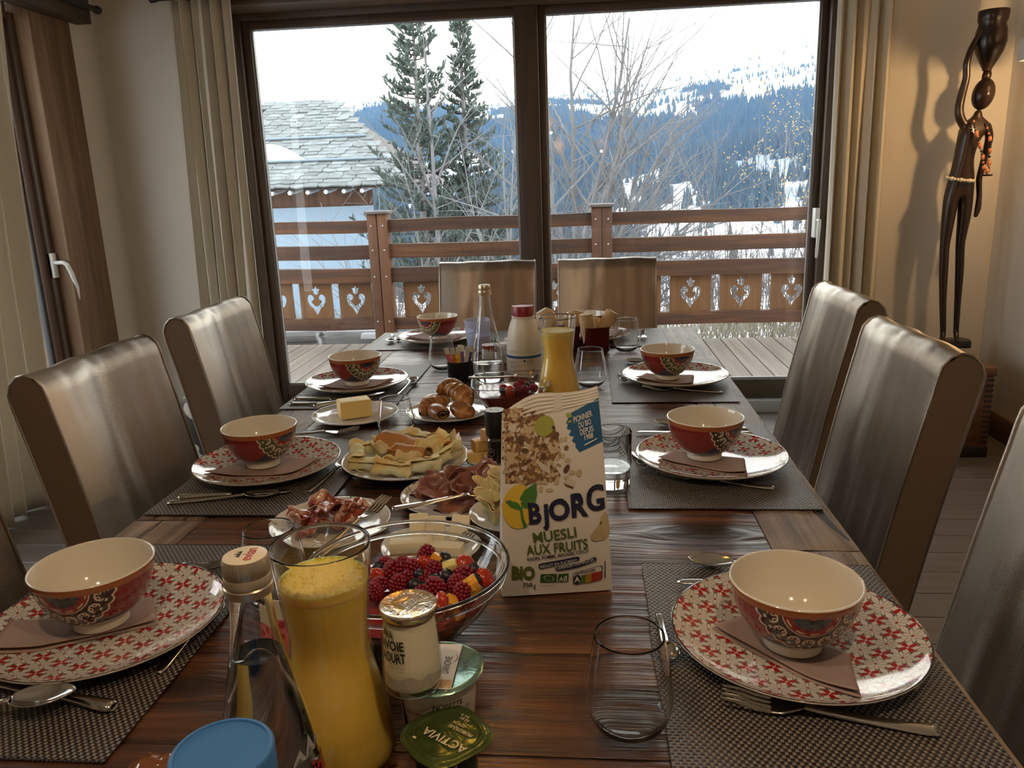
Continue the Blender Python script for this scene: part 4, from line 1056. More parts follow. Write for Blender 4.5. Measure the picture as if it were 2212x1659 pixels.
# ================================================================ GLASSES, CARAFES, BOTTLES
def tumbler(lab, x, y, k=1.0, h=.1, rb=.0415, rr_=.0325):
    pr = [(.020,0),(.027,.003),(.0345,.010),(.0395,.021),(rb,.034),(rb*.995,.047),(.038,.066),(.0352,.083),(rr_+.0003,h-.003),(rr_,h-.0008)]
    g = G(); g.lathe([(0,.0004)]+[(r*k, z*k) for r, z in pr] + [(rr_*k-.0002, h*k-.0001), (rr_*k-.0006, h*k), ((rr_)*k-.0010, h*k-.0001)] + [((r-.0010)*k, max(z, .0085)*k) for r, z in pr[::-1][1:-2]] + [(.026*k,.0070*k),(.0,.0066*k)], 56)
    o = g.obj('tumbler', M['glass'], None, smooth=180, loc=(x, y, TZ+.0008), rz=rnd.uniform(0, 6)); return tag(o, lab, 'glass', 'stemless tumblers')
tumbler('clear stemless glass in the foreground, left of the nearest right plate', .037, .655, 1.0)
tumbler('clear stemless glass behind the near juice carafe', -.400, .885, .98)
tumbler('clear stemless glass right of the butter plate, hardly visible', -.390, 1.525, .93)
tumbler('clear stemless glass left of the black sugar pot', -.411, 2.185, .93)
tumbler('clear stemless glass right of the far juice carafe', .011, 1.965, .98)
tumbler('clear stemless glass right of the bread pots at the far end', .124, 2.40, 1.0)
t = thing('cut_glass_tumbler', 'straight whisky glass with a crackled thick base, right of the cereal bag', 'glass', (.040, 1.285, TZ+.0008))
g = G(); g.lathe([(0,.0336),(.0335,.0336),(.0347,.034),(.0355,.036),(.0362,.095),(.0359,.0962),(.0355,.0965),(.0351,.0962),(.0348,.095),(.0340,.036),(.0335,.0344),(.0,.0344)], 48); g.obj('wall', M['glass'], t, smooth=60)
g = G(); g.lathe([(0,.0005),(.031,.0005),(.0330,.002),(.0332,.030),(.0,.0325)], 40, wob=lambda a, r, z: r*(1-.05*max(0, noise.noise((cos(a)*6, sin(a)*6, z*160))) if r > .02 and z > .001 else 1)); g.obj('heavy_base', M['glass_thick'], t, smooth=25)

# juice carafes
b = B('orange_juice', rough=.35, sss=.6, sssr=(1.0,.5,.12), ssss=.02, spec=.3); n = b.noise(scale=40, det=3); x, y, z = b.xyz()
b.set(col=b.mix(n, (.96,.58,.07), (.97,.66,.14))); M['juice'] = b.m
b = B('juice_pulp_top', rough=.4, sss=1.0, sssr=(1.0,.7,.2), ssss=.02); b.set(col=b.mix(b.noise(scale=60), (.95,.64,.14), (.96,.72,.26))); M['juice_top'] = b.m
M['bubble'] = thin_glass('foam_bubble', (.98,.95,.80), 1.4)
def carafe(lab, x, y, near):
    t = thing('juice_carafe', lab, 'carafe', (x, y, TZ+.0008), 0, 'orange juice carafes')
    pr = [(.046,0),(.0495,.0025),(.0515,.012),(.0515,.024),(.0485,.052),(.043,.080),(.0375,.103),(.0350,.120),(.0352,.134),(.0375,.155),(.0400,.180),(.0402,.182),(.0423,.2105),(.0425,.213)]
    g = G(); g.lathe([(0,.0005)]+pr+[(.0424,.2142),(.0413,.2142),(.0408,.213)]+[(r-.0016, z) for r, z in pr[::-1][1:-2]]+[(.046,.0065),(0,.006)], 64); g.m = [1 if min(g.v[i].z for i in f) > .1805 else 0 for f in g.f]; g.obj('glass_wall', [M['thin'], M['glass']], t, smooth=180)
    g = G(); zt = .183
    def rj(z):
        for (r0,z0),(r1,z1) in zip(pr, pr[1:]):
            if z <= z1: return r0+(r1-r0)*(z-z0)/(z1-z0)
    zs = [.008+(zt-.010-.008)*i/30 for i in range(31)]
    g.lathe([(0,.0078)]+[(rj(z)-.0021, z) for z in zs], 56); g.obj('juice', M['juice'], t, smooth=180)
    g = G(); zs = [zt-.010+.010*i/6 for i in range(7)]
    g.lathe([(rj(z)-.0021, z) for z in zs]+[(rj(zt)-.004, zt-.0008),(.028,zt-.0015),(0,zt-.0016)], 56); g.obj('pulp_top', M['juice_top'], t, smooth=180)
    g = G(); rr = random.Random(8)
    for i in range(420 if near else 90):
        a = rr.uniform(0, 2*pi); edge = rr.random() < .45; r = (.0375-abs(rr.gauss(0,.003)) if edge else .036*sqrt(rr.random())); q = rr.uniform(.0006,.0021 if edge else .0013)
        g.ball((r*cos(a), r*sin(a), zt-.0008+q*.2), q, 6, 4)
    g.obj('foam', M['bubble'], t, smooth=180)['kind'] = 'stuff'
carafe('waisted glass carafe full of orange juice, nearest the viewer', -.228, .602, True)
carafe('waisted glass carafe of orange juice farther up the table behind the cereal bag', -.064, 1.77, False)

# water bottles
M['red_print'] = plain('red_print', (.42,.03,.025), .4); M['capmetal'] = plain('cap_metal', (.56,.47,.34), .32, .06, 60, metal=.8)
M['captop'] = plain('cap_top_cream', (.74,.66,.52), .35); M['ink'] = plain('dark_ink', (.03,.025,.03), .5); M['darkblue'] = plain('navy_ink', (.012,.018,.06), .5)
M['white_ink'] = plain('white_ink', (.85,.84,.80), .5)
def water_bottle(lab, x, y, rz, level, near):
    t = thing('water_bottle', lab, 'bottle', (x, y, TZ+.0008), rz, 'glass water bottles')
    pr = [(.037,0),(.0415,.003),(.0425,.012),(.0420,.045),(.0385,.080),(.0325,.120),(.0255,.155),(.0200,.182),(.0163,.205),(.0146,.225),(.0140,.241),(.0140,.243)]
    g = G(); g.lathe([(0,.003)]+pr+[(.0122,.243)]+[(r-.0017, z) for r, z in pr[::-1][1:-2]]+[(.036,.008),(0,.0075)], 56); g.obj('glass_wall', M['glass'], t, smooth=180)
    def rj(z):
        for (r0,z0),(r1,z1) in zip(pr, pr[1:]):
            if z <= z1: return r0+(r1-r0)*(z-z0)/(z1-z0)
    zs = [.0088+(level-.0088)*i/20 for i in range(21)]
    g = G(); g.lathe([(0,.0085)]+[(rj(z)-.0021, z) for z in zs]+[(rj(level)-.003, level-.0006),(0,level-.0012)], 48); g.obj('water', M['water'], t, smooth=60)
    g = G(); n = 96
    pc = [(.0135,.2335),(.0165,.2338),(.0168,.2395),(.0160,.2405),(.0166,.2415),(.0166,.2465),(.0158,.248),(.0163,.249),(.0163,.2585),(.0150,.2612)]
    g.lathe(pc, n, wob=lambda a, r, z: r*(1-.022*(sin(a*38)>0)) if .249 <= z < .26 else r); g.obj('screw_cap', M['capmetal'], t, smooth=30)
    g = G(); g.lathe([(.0150,.2612),(.0135,.2618),(0,.2618)], 48); ct = g.obj('cap_top', M['captop'], t, smooth=60)
    g = G(); fn = lambda px, py: (px, py, .26195); put_text(g, 'evian', fn, -.0095, -.0065, .019, .0075, 0, .012); g.obj('cap_lettering', M['red_print'], ct, smooth=0)
    g = G()
    for k, s_ in ((-1,.8),(0,1.1),(1,.9)): g.add([(k*.0032-.0017,.0028,.26195),(k*.0032+.0021,.0028,.26195),(k*.0032+.0006,.0028+.0046*s_,.26195)], [(0,1,2)])
    g.obj('cap_mountains', M['ink'], ct, smooth=0); ct.rotation_euler = (0, 0, P2+.25)
    g = G()
    def wr(px, py):
        r = rj(py)+.0004; a = px/.034; return (r*cos(a), r*sin(a), py)
    put_text(g, 'evian', wr, -.026, .080, .050, .021, 0, .015); g.obj('bottle_lettering', M['red_print'], t, smooth=0)
    g = G()
    for k, h in ((-.012,.010),(.0,.015),(.011,.009)): 
        vs = [wr(k-.007,.106), wr(k+.006,.106), wr(k+.001,.106+h)]; g.add(vs, [(0,1,2)])
    g.obj('bottle_mountains', plain('frost_white', (.40,.40,.42), .5), t, smooth=0)
water_bottle('clear conical mineral water bottle with metal cap, at the lower left', -.238, .484, -.15, .186, True)
water_bottle('clear conical water bottle standing before the far chairs', -.257, 2.0, .9, .060, False)

# milk bottles
M['milkbottle'] = plain('milk_bottle_white', (.78,.72,.60), .35, .03, 10, sss=.3, ssss=.02)
def milk_bottle(lab, x, y, rz, cap, label=True):
    t = thing('milk_bottle', lab, 'bottle', (x, y, TZ+.0008), rz, 'plastic milk bottles')
    pr = [(.043,0),(.0465,.003),(.0475,.010),(.0475,.066),(.0468,.068),(.0472,.071),(.0478,.075),(.0470,.080),(.0455,.100),(.0415,.124),(.0360,.143),(.0315,.154),(.0300,.157),(.0308,.159),(.0308,.163),(.0285,.164),(.027,.168)]
    g = G(); g.lathe([(0,.002)]+pr+[(0,.168)], 64); g.obj('body', M['milkbottle'], t, smooth=50)
    g = G(); g.lathe([(.0285,.1645),(.0298,.1648),(.0298,.1895),(.0288,.1912),(.0268,.1915),(.0262,.1902),(.0,.1899)], 64); 
    c = g.obj('cap', cap, t, smooth=40)
    if not label: return t
    g = G(); g.lathe([(.0478,.009),(.0478,.061)], 64); g.obj('label_sleeve', plain('label_cream', (.68,.63,.54), .5), t, smooth=180)
    g = G(); g.lathe([(.04795,.0545),(.04795,.0615)], 64); g.obj('label_stripe', plain('label_blue', (.02,.09,.25), .5), t, smooth=180)
    def wr(px, py, r=.0481): a = px/.0478; return (r*cos(a), r*sin(a), py)
    g = G()
    def pn(x0, x1, z0, z1, r): 
        for i in range(8): a, c_ = x0+(x1-x0)*i/8, x0+(x1-x0)*(i+1)/8; g.add([wr(a,z0,r),wr(c_,z0,r),wr(c_,z1,r),wr(a,z1,r)], [(0,1,2,3)])
    pn(.002,.034,.030,.054,.04800); pn(-.042,-.008,.012,.054,.04800); g.obj('label_panel', plain('label_pale', (.74,.66,.54), .5), t, smooth=0)
    g = G(); put_text(g, 'Conseil de tri', wr, .012, .0485, .020, .0032, 0, .02); put_text(g, 'Bouteille', wr, .012, .0435, .020, .0032, 0, .02); put_text(g, 'lait bio ?', wr, -.036, .0425, .024, .0036, 0, .01)
    for z in (.040,.037,.034): pn(.004,.032,z,z+.0006,.0481)
    for z in (.036,.032,.028,.022): pn(-.039,-.011,z,z+.0006,.0481)
    g.add([wr(.004,.046),wr(.010,.046),wr(.010,.050),wr(.007,.0525),wr(.004,.050)], [(0,1,2,3,4)]); g.obj('label_print', M['ink'], t, smooth=0)
    g = G(); pn(.028,.035,.018,.024,.0481); g.obj('label_green_mark', plain('label_green', (.06,.16,.03), .5), t, smooth=0)
    return t
milk_bottle('white plastic milk bottle with a dark red cap before the far chairs', -.168, 2.10, -1.62, plain('cap_dark_red', (.26,.012,.02), .35))
milk_bottle('milk bottle seen from above, its blue cap at the lower left edge', -.214, .376, -1.2, plain('cap_blue', (.045,.18,.46), .42, .04), False)

# sugar pot, tea box, pepper
def sachet(lab, grp, x, y, z, w, h, rot, col, tip=None, dots=False, cat='sachet', name='sugar_stick'):
    t = thing(name, lab, cat, (x, y, z), 0, grp); t.rotation_euler = rot
    g = G(); g.grid(lambda u, v: (w*(u-.5), -.0014*sin(pi*u)*sin(pi*v), h*v), 6, 6); g.grid(lambda u, v: (w*(u-.5), .0014*sin(pi*u)*sin(pi*v), h*v), 6, 6); g.obj('packet', col, t, smooth=60)
    if tip: g = G(); g.box(-w/2-.0002, -.0009, h*.80, w/2+.0002, .0009, h+.0004); g.obj('paper_end', tip, t, smooth=0)
    if dots:
        g = G()
        for i in range(5):
            for j in range(6):
                px, pz = -w*.42+w*.21*i, h*.06+h*.125*j+(h*.06 if i % 2 else 0); yo = -.0014*sin(pi*(px/w+.5))*sin(pi*pz/h)-.0004
                g.add([(px+.0038*cos(2*pi*k/12), yo, pz+.0038*sin(2*pi*k/12)) for k in range(12)], [list(range(12))])
        g.obj('red_dots', plain('dot_red', (.42,.03,.04), .6), t, smooth=0)
    return t
PAP = plain('sachet_paper', (.70,.66,.60), .8); YEL = plain('sachet_yellow', (.85,.58,.06), .5); PNK = plain('sachet_pink', (.72,.18,.20), .6); VIO = plain('sachet_violet', (.16,.09,.28), .5); ORG = plain('sachet_orange', (.72,.22,.06), .5); WHT = plain('sachet_white', (.80,.78,.74), .7)
blk_ = plain('black_plastic', (.012,.012,.013), .35)
t = thing('sugar_pot', 'round black pot of sugar sticks left of the far water bottle', 'pot', (-.338, 2.045, TZ+.0008)); g = G(); g.lathe([(0,.001),(.030,0),(.032,.002),(.034,.055),(.0325,.055),(.031,.004),(0,.004)], 40); g.obj('pot', blk_, t, smooth=50)
for k, (dx, dy, w, col, lab, rx, ry) in enumerate(((-.020,-.008,.012,PNK,'pink and white sugar stick at the left of the black pot',.1,-.20),(-.010,-.016,.011,ORG,'orange sugar stick in the black pot',.12,-.08),(-.001,-.010,.012,YEL,'yellow sugar stick in the middle of the black pot',.05,.0),
      (.006,.006,.010,VIO,'dark violet sugar stick in the black pot',-.1,.06),(.014,-.012,.012,WHT,'white sugar stick in the black pot',.1,.16),(.020,.004,.013,VIO,'violet sugar stick at the right of the black pot',0,.20),(.004,.016,.012,WHT,'white sugar stick at the back of the black pot',-.12,.02))):
    sachet(lab, 'sugar sticks in the black pot', -.338+dx*.8, 2.045+dy*.8, TZ+.012, w, .082, (rx, ry, .1*k), col, PAP)
t = thing('tea_box', 'black box of tea sachets between the bottle and the near juice carafe', 'box', (-.285, .681, TZ+.0008), .06)
g = G(); w, d, h = .068, .019, .055; g.box(-w,-d,0,w,d,.003); g.box(-w,-d,.003,-w+.003,d,h); g.box(w-.003,-d,.003,w,d,h); g.box(-w+.003,-d,.003,w-.003,-d+.003,h); g.box(-w+.003,d-.003,.003,w-.003,d,h); g.obj('tray', blk_, t)
sachet('pink tea sachet with red polka dots behind the near carafe', 'tea sachets', -.308, .686, TZ+.006, .052, .098, (-.12, .12, .14), PNK, PAP, True, name='tea_sachet')
sachet('yellow tea sachet behind the near carafe', 'tea sachets', -.268, .681, TZ+.006, .050, .074, (-.10, .16, .12), YEL, None, name='tea_sachet')
sachet('pale tea sachet in front of the polka dot one', 'tea sachets', -.330, .676, TZ+.006, .040, .066, (-.06, -.06, .12), WHT, None, name='tea_sachet')
t = thing('pepper_mill', 'slim black pepper mill standing left of the cereal bag', 'pepper mill', (-.160, 1.315, TZ+.0008), 0)
g = G(); g.lathe([(0,0),(.0150,0),(.0160,.003),(.0160,.072)], 36); g.obj('jar', B('black_glass_jar', col=(.012,.012,.013), rough=.08, coat=.6).m, t, smooth=50)
g = G(); g.lathe([(.0158,.072),(.0135,.0755),(.0150,.079),(.0158,.080)], 36); g.obj('neck', B('smoky_neck', col=(.05,.05,.05), rough=.05, coat=.8).m, t, smooth=50)
g = G(); g.lathe([(.0165,.080),(.0175,.082),(.0182,.124),(.0175,.126),(.0,.126)], 40); cp = g.obj('grinder_cap', B('black_satin_cap', col=(.010,.010,.011), rough=.3).m, t, smooth=50)
g = G()
def ring(r0, r1, z, n=40): 
    g.add([(r0*cos(2*pi*k/n), r0*sin(2*pi*k/n), z) for k in range(n)]+[(r1*cos(2*pi*k/n), r1*sin(2*pi*k/n), z) for k in range(n)], [(k, (k+1) % n, n+(k+1) % n, n+k) for k in range(n)])
ring(.0148,.0172,.1262); put_text(g, 'ac', lambda a, c: (a, c, .1262), -.010, -.004, .018, .009, 0, .01); g.obj('cap_lettering', M['white_ink'], cp, smooth=0)
g = G()
def wp_(px, py): a = -1.9+px/.0163; return (.0163*cos(a), .0163*sin(a), py)
put_text(g, 'POIVRE NOIR', wp_, -.012, .028, .026, .0042, 0, .01); put_text(g, 'moulin', wp_, -.005, .0345, .010, .0026, 0, 0); put_text(g, 'grains', wp_, -.005, .0235, .010, .0022)
for k in range(20):
    a0, a1 = 2*pi*k/20, 2*pi*(k+1)/20; q = lambda a, r: wp_(-.003+r*cos(a), .052+r*sin(a)); g.add([q(a0,.0068), q(a1,.0068), q(a1,.0074), q(a0,.0074)], [(0,1,2,3)])
put_text(g, '=', wp_, -.0065, .049, .007, .006); g.obj('label_print', plain('gold_grey_print', (.42,.38,.30), .5), t, smooth=0)
# ================================================================ CEREAL BAG
M['bagpaper'] = plain('bag_paper', (.72,.68,.62), .55, .05, 12)
bag = thing('cereal_bag', 'tall cream paper bag of fruit muesli standing upright in the table centre', 'bag', (-.0395, .9075, TZ+.0008), .150)
BW0, BW1, BH, BD0 = .0705, .0600, .252, .062
def bw(v): return BW0+(BW1-BW0)*v
def bfront(u, v, eps=0.0):      # u,v 0..1 over the front face
    bul = .006*sin(pi*min(1,max(0,u)))*sin(pi*min(1,max(0,v*.92+.04))) + .0012*noise.noise((u*4, v*6, 3))*(v < .93)
    return (bw(v)*(2*u-1), .030*v*v+.006*v-bul-eps, BH*v + (.012*(u-.5)*2*v if v > .5 else 0))
def bback(u, v):
    d = BD0*(1-max(0, v-.05)**1.6*1.08)+.004; p = bfront(u, v); base = .030*v*v+.006*v
    return (p[0], max(base+.002, base+d) + .003*sin(pi*u)*(1-v), p[2])
g = G(); NU, NV = 22, 40; VT = .915
g.grid(lambda u, v: bfront(u, v*VT), NU, NV); g.grid(lambda u, v: bback(u, v*VT), NU, NV)
for s in (0, 1):
    g.grid(lambda u, v, s=s: [V(bfront(s, v*VT)).lerp(V(bback(s, v*VT)), u)[k] - (.010*sin(pi*u)*(.3+v)*(1 if s else -1) if k == 0 else 0) for k in range(3)], 6, NV)
g.add([bfront(0,0), bfront(1,0), bback(1,0), bback(0,0)], [(0,1,2,3)])
g.obj('bag_body', M['bagpaper'], bag, smooth=70)
g = G()
def seal(u, v):
    vv = VT-.002+(1.0-VT+.002)*v; p = bfront(u, vv); wav = .0012*sin(v*5.5*2*pi) if (u < .52 and u > .2) or u > .62 else .0005*noise.noise((u*60, v*20, 0))
    z = p[2] + .006*sin(u*5.2)*v - .010*(v)*max(0, .35-u)*3
    return (p[0], p[1]+wav+.004*sin(u*7+1)*v, z)
g.grid(seal, 60, 24); solid(g.obj('top_seal', plain('seal_paper', (.76,.73,.67), .5, .05), bag, smooth=180), .0012)
# print on the front: crop coordinates of the photograph's bag are only used as the artwork's own layout
def art(cx, cy, eps=.0005):
    t_ = 0.0
    u = .5; v = .5
    for _ in range(4):
        top = 130-60*u; bot = 1562-62*u; v = (bot-cy)/(bot-top); l_ = 188+(226-188)*(1-v); r_ = 882+(1032-882)*(1-v); u = (cx-l_)/(r_-l_)
    return bfront(u, v, eps)
def poly(g, pts, eps=.0005, mi=0, sub=0):
    if sub:
        q = []
        for a, c in zip(pts, pts[1:]+pts[:1]):
            for k in range(sub): q.append((a[0]+(c[0]-a[0])*k/sub, a[1]+(c[1]-a[1])*k/sub))
        pts = q
    mx_, my_ = sum(p[0] for p in pts)/len(pts), sum(p[1] for p in pts)/len(pts); n = len(pts)
    mid = [(mx_+(p[0]-mx_)*.5, my_+(p[1]-my_)*.5) for p in pts]
    g.add([art(*p, eps) for p in pts]+[art(*p, eps) for p in mid]+[art(mx_, my_, eps)], [(k, (k+1) % n, n+(k+1) % n, n+k) for k in range(n)]+[(n+k, n+(k+1) % n, 2*n) for k in range(n)], mi)
def ell(cx, cy, a, c, rot=0, n=14, p=1.0): return [(cx+a*cos(2*pi*k/n)*cos(rot)-c*sin(2*pi*k/n)*sin(rot), cy+a*cos(2*pi*k/n)*sin(rot)+c*sin(2*pi*k/n)*cos(rot)) for k in range(n)]
P_ = lambda n, c: plain(n, c, .5, .08, 60)
def part(name, mat, build):
    g = G(); build(g); return g.obj(name, mat, bag, smooth=0)
part('blue_brush_patch', P_('patch_blue', (.012,.10,.24)), lambda g: poly(g, [(690,238),(885,168),(922,455),(755,507),(722,470),(735,455),(695,425),(712,400),(672,385),(690,355),(658,340),(664,312),(652,300)], .0005, sub=2))
pz = [P_('oat_pale', (.55,.43,.27)), P_('oat_tan', (.42,.28,.14)), P_('flake_brown', (.22,.11,.05)), P_('coconut', (.62,.56,.48)), P_('oat_dark', (.12,.06,.03))]
def muesli(g):
    rr = random.Random(21); k = 0
    poly(g, [(196,150),(440,175),(520,250),(560,300),(600,400),(610,470),(560,560),(620,650),(590,690),(520,690),(430,690),(390,705),(330,690),(226,690),(215,520)], .0004, 2, 1)
    spots = []
    while len(spots) < 290:
        x, y = rr.uniform(200, 620), rr.uniform(150, 700)
        lim = 300+1.05*(y-150) if y < 440 else 620-.10*(y-440)
        if y > 180 and y < 420: lim = min(520, 330+ (y-150)*.9)
        if x < lim and not (y > 670 and x > 560): spots.append((x, y))
    for i, (x, y) in enumerate(spots): poly(g, ell(x, y, rr.uniform(12,24), rr.uniform(7,14), rr.uniform(0,3), 8), .0006+.000002*i, rr.choice((0,0,0,1,1,1,3,4)))
    for i, (x, y, a, c, r, m) in enumerate(((615,408,13,17,.2,0),(648,405,12,18,.1,0),(633,517,13,17,.1,0),(668,550,22,17,.2,0),(660,608,20,32,.5,4),(702,635,22,15,.2,0),(661,668,20,13,.1,0),(752,645,21,26,.2,0),(688,640,14,14,.3,0),(540,745,28,13,.1,0),(478,735,15,24,.1,0),(578,374,26,22,-.5,4),(492,510,22,22,.2,4),(360,458,28,18,.2,4),(325,375,24,26,.1,4),(655,465,17,17,.7,2),(590,690,17,22,.3,0),(560,640,22,15,.2,0),(500,690,26,14,.2,0))):
        poly(g, ell(x, y, a, c, r), .00125+.00001*i, m)
    for q, m in (([(240,250),(300,270),(285,325),(235,300)],3),([(330,300),(430,290),(400,345),(345,335)],0),([(510,430),(600,460),(590,490),(545,500)],0),([(430,530),(470,540),(540,600),(545,635),(480,600)],3),([(225,450),(300,470),(270,540),(235,580)],0),([(640,700),(665,675),(722,690),(712,745)],3),([(648,708),(712,735),(708,748),(650,722)],4),([(390,200),(440,180),(420,240)],4),([(410,170),(520,180),(450,225)],3)): poly(g, q, .0015, m)
g = G(); muesli(g); g.obj('muesli_picture', pz, bag, smooth=0)
part('grape_picture', P_('grape_green', (.34,.36,.06)), lambda g: poly(g, ell(495,302,72,70,0,26), .0019))
part('grape_stem', P_('grape_stem', (.05,.035,.02)), lambda g: poly(g, ell(560,318,14,11,.3,10), .0021))
part('small_leaf', P_('leaf_light', (.30,.40,.07)), lambda g: poly(g, ell(672,252,24,14,.55,14), .0012))
part('small_leaf', P_('leaf_light', (.30,.40,.07)), lambda g: poly(g, ell(678,294,16,9,-.1,12), .0012))
part('lemon_disc', P_('lemon_yellow', (.70,.48,.05)), lambda g: poly(g, [p for p in ell(322,868,118,170,.05,36)], .0017))
part('leaf_emblem', P_('leaf_green', (.06,.19,.035)), lambda g: (poly(g, [(345,880),(328,800),(360,740),(440,685),(452,760),(440,840),(385,890)], .0020, sub=3), poly(g, [(228,815),(262,808),(310,835),(345,890),(330,905),(270,890),(240,860)], .0021, sub=3), poly(g, [(330,880),(350,880),(362,960),(390,1015),(365,1028),(345,970)], .0022, sub=3)))
NAVY, GRN_, LGRN = P_('navy_letter', (.012,.014,.05)), P_('letter_green', (.075,.12,.02)), P_('letter_olive', (.10,.13,.02))
def bt(g, s, x, y, w, h, ang=0.0, bold=0.0, eps=.0023): put_text(g, s, lambda a, c: art(a, c, eps), x, y, w, -h, -ang, bold)
def txt(name, mat, *items):
    g = G()
    for it in items: bt(g, *it)
    return g.obj(name, mat, bag, smooth=0)
txt('brand_lettering', NAVY, ('B', 402, 990, 90, 145, .10, .04), ('j', 498, 985, 48, 140, .10, .04), ('O', 546, 962, 150, 148, .10, .04), ('R', 706, 934, 122, 152, .10, .04), ('G', 818, 895, 132, 152, .12, .04))
txt('title_lettering', GRN_, ('MUESLI', 440, 1135, 312, 76, .175, .015), ('AUX FRUITS', 393, 1230, 446, 74, .135, .015))
txt('fruit_list_lettering', M['ink'], ('RAISIN, POMME, BANANE, COCO', 400, 1272, 446, 24, .165, .02))
part('slogan_band', NAVY, lambda g: (poly(g, [(480,1300),(490,1290),(760,1232),(775,1240),(772,1262),(600,1305),(500,1330),(484,1325)], .0020, sub=2), poly(g, [(600,1315),(760,1285),(885,1238),(900,1248),(898,1270),(760,1318),(625,1342),(602,1335)], .00215, sub=2)))
txt('slogan_lettering', M['white_ink'], ('REDUIT EN SUCRES**', 494, 1324, 270, 24, .20, .0, .0026), ('CEREALES COMPLETES', 610, 1334, 282, 24, .23, .0, .0026))
txt('bio_lettering', LGRN, ('BIO', 292, 1415, 165, 98, .03, .05))
txt('weight_lettering', M['ink'], ('750', 376, 1478, 68, 32, .08, .02), ('g', 452, 1482, 15, 24, .06, .02))
txt('pioneer_lettering', M['white_ink'], ('PIONNIER', 708, 306, 138, 40, .22, .01), ('DU BIO', 745, 345, 92, 38, .20, .01), ('DEPUIS', 756, 393, 98, 40, .18, .01), ('1988', 788, 428, 64, 36, .15, .01))
part('pioneer_underline', M['white_ink'], lambda g: poly(g, [(785,456),(878,424),(880,430),(788,464)], .0023, sub=2))
part('organic_flag', P_('flag_green', (.03,.09,.012)), lambda g: (poly(g, [(498,1372),(616,1366),(616,1432),(498,1438)], .0020, sub=2), poly(g, [(626,1368),(700,1362),(700,1424),(626,1430)], .0020, sub=2)))
def flagm(g):
    for k in range(12):
        a = 2*pi*k/12; poly(g, ell(558+34*cos(a)+8*sin(a), 1402+20*sin(a), 4, 4, 0, 5), .0024)
    bt(g, 'AB', 634, 1424, 58, 34, .05, 0, .0024); poly(g, ell(684,1384,7,4,.5,8), .0024)
    for y in (1446, 1454): poly(g, [(498,y),(616,y-5),(616,y-2),(498,y+3)], .0022, sub=1)
part('flag_marks', M['white_ink'], flagm)
def frame(g):
    o = [(742,1358),(930,1304),(948,1310),(952,1395),(945,1408),(760,1452),(738,1448),(732,1372)]; mx_, my_ = 842, 1378
    i_ = [(mx_+(x-mx_)*.955, my_+(y-my_)*.93) for x, y in o]; n = len(o)
    for k in range(n):
        q = (k+1) % n; g.add([art(*o[k], .0021), art(*o[q], .0021), art(*i_[q], .0021), art(*i_[k], .0021)], [(0,1,2,3)])
    poly(g, [(960,1270),(966,1270),(974,1402),(968,1402)], .0021, sub=2)
part('score_frame', NAVY, frame)
txt('score_lettering', M['ink'], ('NUTRI-SCORE', 752, 1372, 148, 20, .17, .02))
for nm, c, q in (('score_green', (.10,.16,.03), [(794,1380),(828,1374),(828,1438),(794,1442)]), ('score_amber', (.42,.22,.03), [(828,1374),(870,1364),(870,1432),(828,1438)]), ('score_red', (.34,.03,.02), [(870,1364),(942,1346),(942,1412),(870,1432)])): part('score_colour', P_(nm, c), lambda g, q=q: poly(g, q, .0022, sub=2))
part('score_badge', M['ink'], lambda g: poly(g, ell(766,1410,28,36,0,22), .0024))
txt('score_letter', M['white_ink'], ('A', 748, 1430, 38, 40, .1, .02, .0027))
part('pear_picture', P_('pear_cream', (.52,.42,.24)), lambda g: poly(g, [(948,905),(968,920),(985,1000),(988,1060),(950,1110),(890,1122),(850,1105),(848,1075),(880,1035),(905,1000),(920,940)], .0018, sub=3))
part('pear_pip', P_('pear_pip', (.07,.03,.015)), lambda g: poly(g, ell(920,985,6,12,.3,8), .0022))
def side(g):
    for k in range(26):
        z = .03+k*.0072; q = V(bfront(0, z/BH)).lerp(V(bback(0, z/BH)), .12); w = V(bfront(0, z/BH)).lerp(V(bback(0, z/BH)), .34)
        g.add([q+V((-.0062,0,0)), w+V((-.0122,0,0)), w+V((-.0122,0,.0016)), q+V((-.0062,0,.0016))], [(0,1,2,3)])
# ================================================================ YOGURT POTS
def tapered(name, lab, x, y, z, rz, R, h):
    return thing(name, lab, 'yogurt pot', (x, y, z), rz, 'yogurt pots')
# large round tub with green foil lid
X, Y = -.1385, .622
t = thing('yogurt_tub', 'round yogurt tub with a pale green foil lid under the glass jar', 'yogurt pot', (X, Y, TZ+.0008), 0, 'yogurt pots')
g = G(); g.lathe([(0,.001),(.029,0),(.030,.002),(.0365,.078),(.0395,.080),(.0395,.0825)], 48); g.obj('cup', plain('tub_white', (.62,.56,.48), .4), t, smooth=40)
g = G(); n = 64
g.lathe([(.0398,.0822),(.0418,.0805),(.0424,.0815),(.0402,.0838),(.0375,.0840),(.0365,.0834),(0,.0836)], n, wob=lambda a, r, z: r*(1+(.05*max(0, cos(a-.6))**24)+.004*sin(a*40)*(r > .041)))
b = B('green_foil_lid', rough=.26, metal=.75); nz = b.noise(scale=55, det=3, dist=1.0); b.set(col=b.mix(nz, (.10,.21,.16), (.30,.46,.40))); b.bump(nz, .5, .0015); ld = g.obj('foil_lid', b.m, t, smooth=60)
g = G(); g.box(-.004,-.0345,.0842,.019,.0345,.0844); g.obj('lid_white_band', plain('lid_white', (.66,.66,.64), .35), ld, smooth=0)
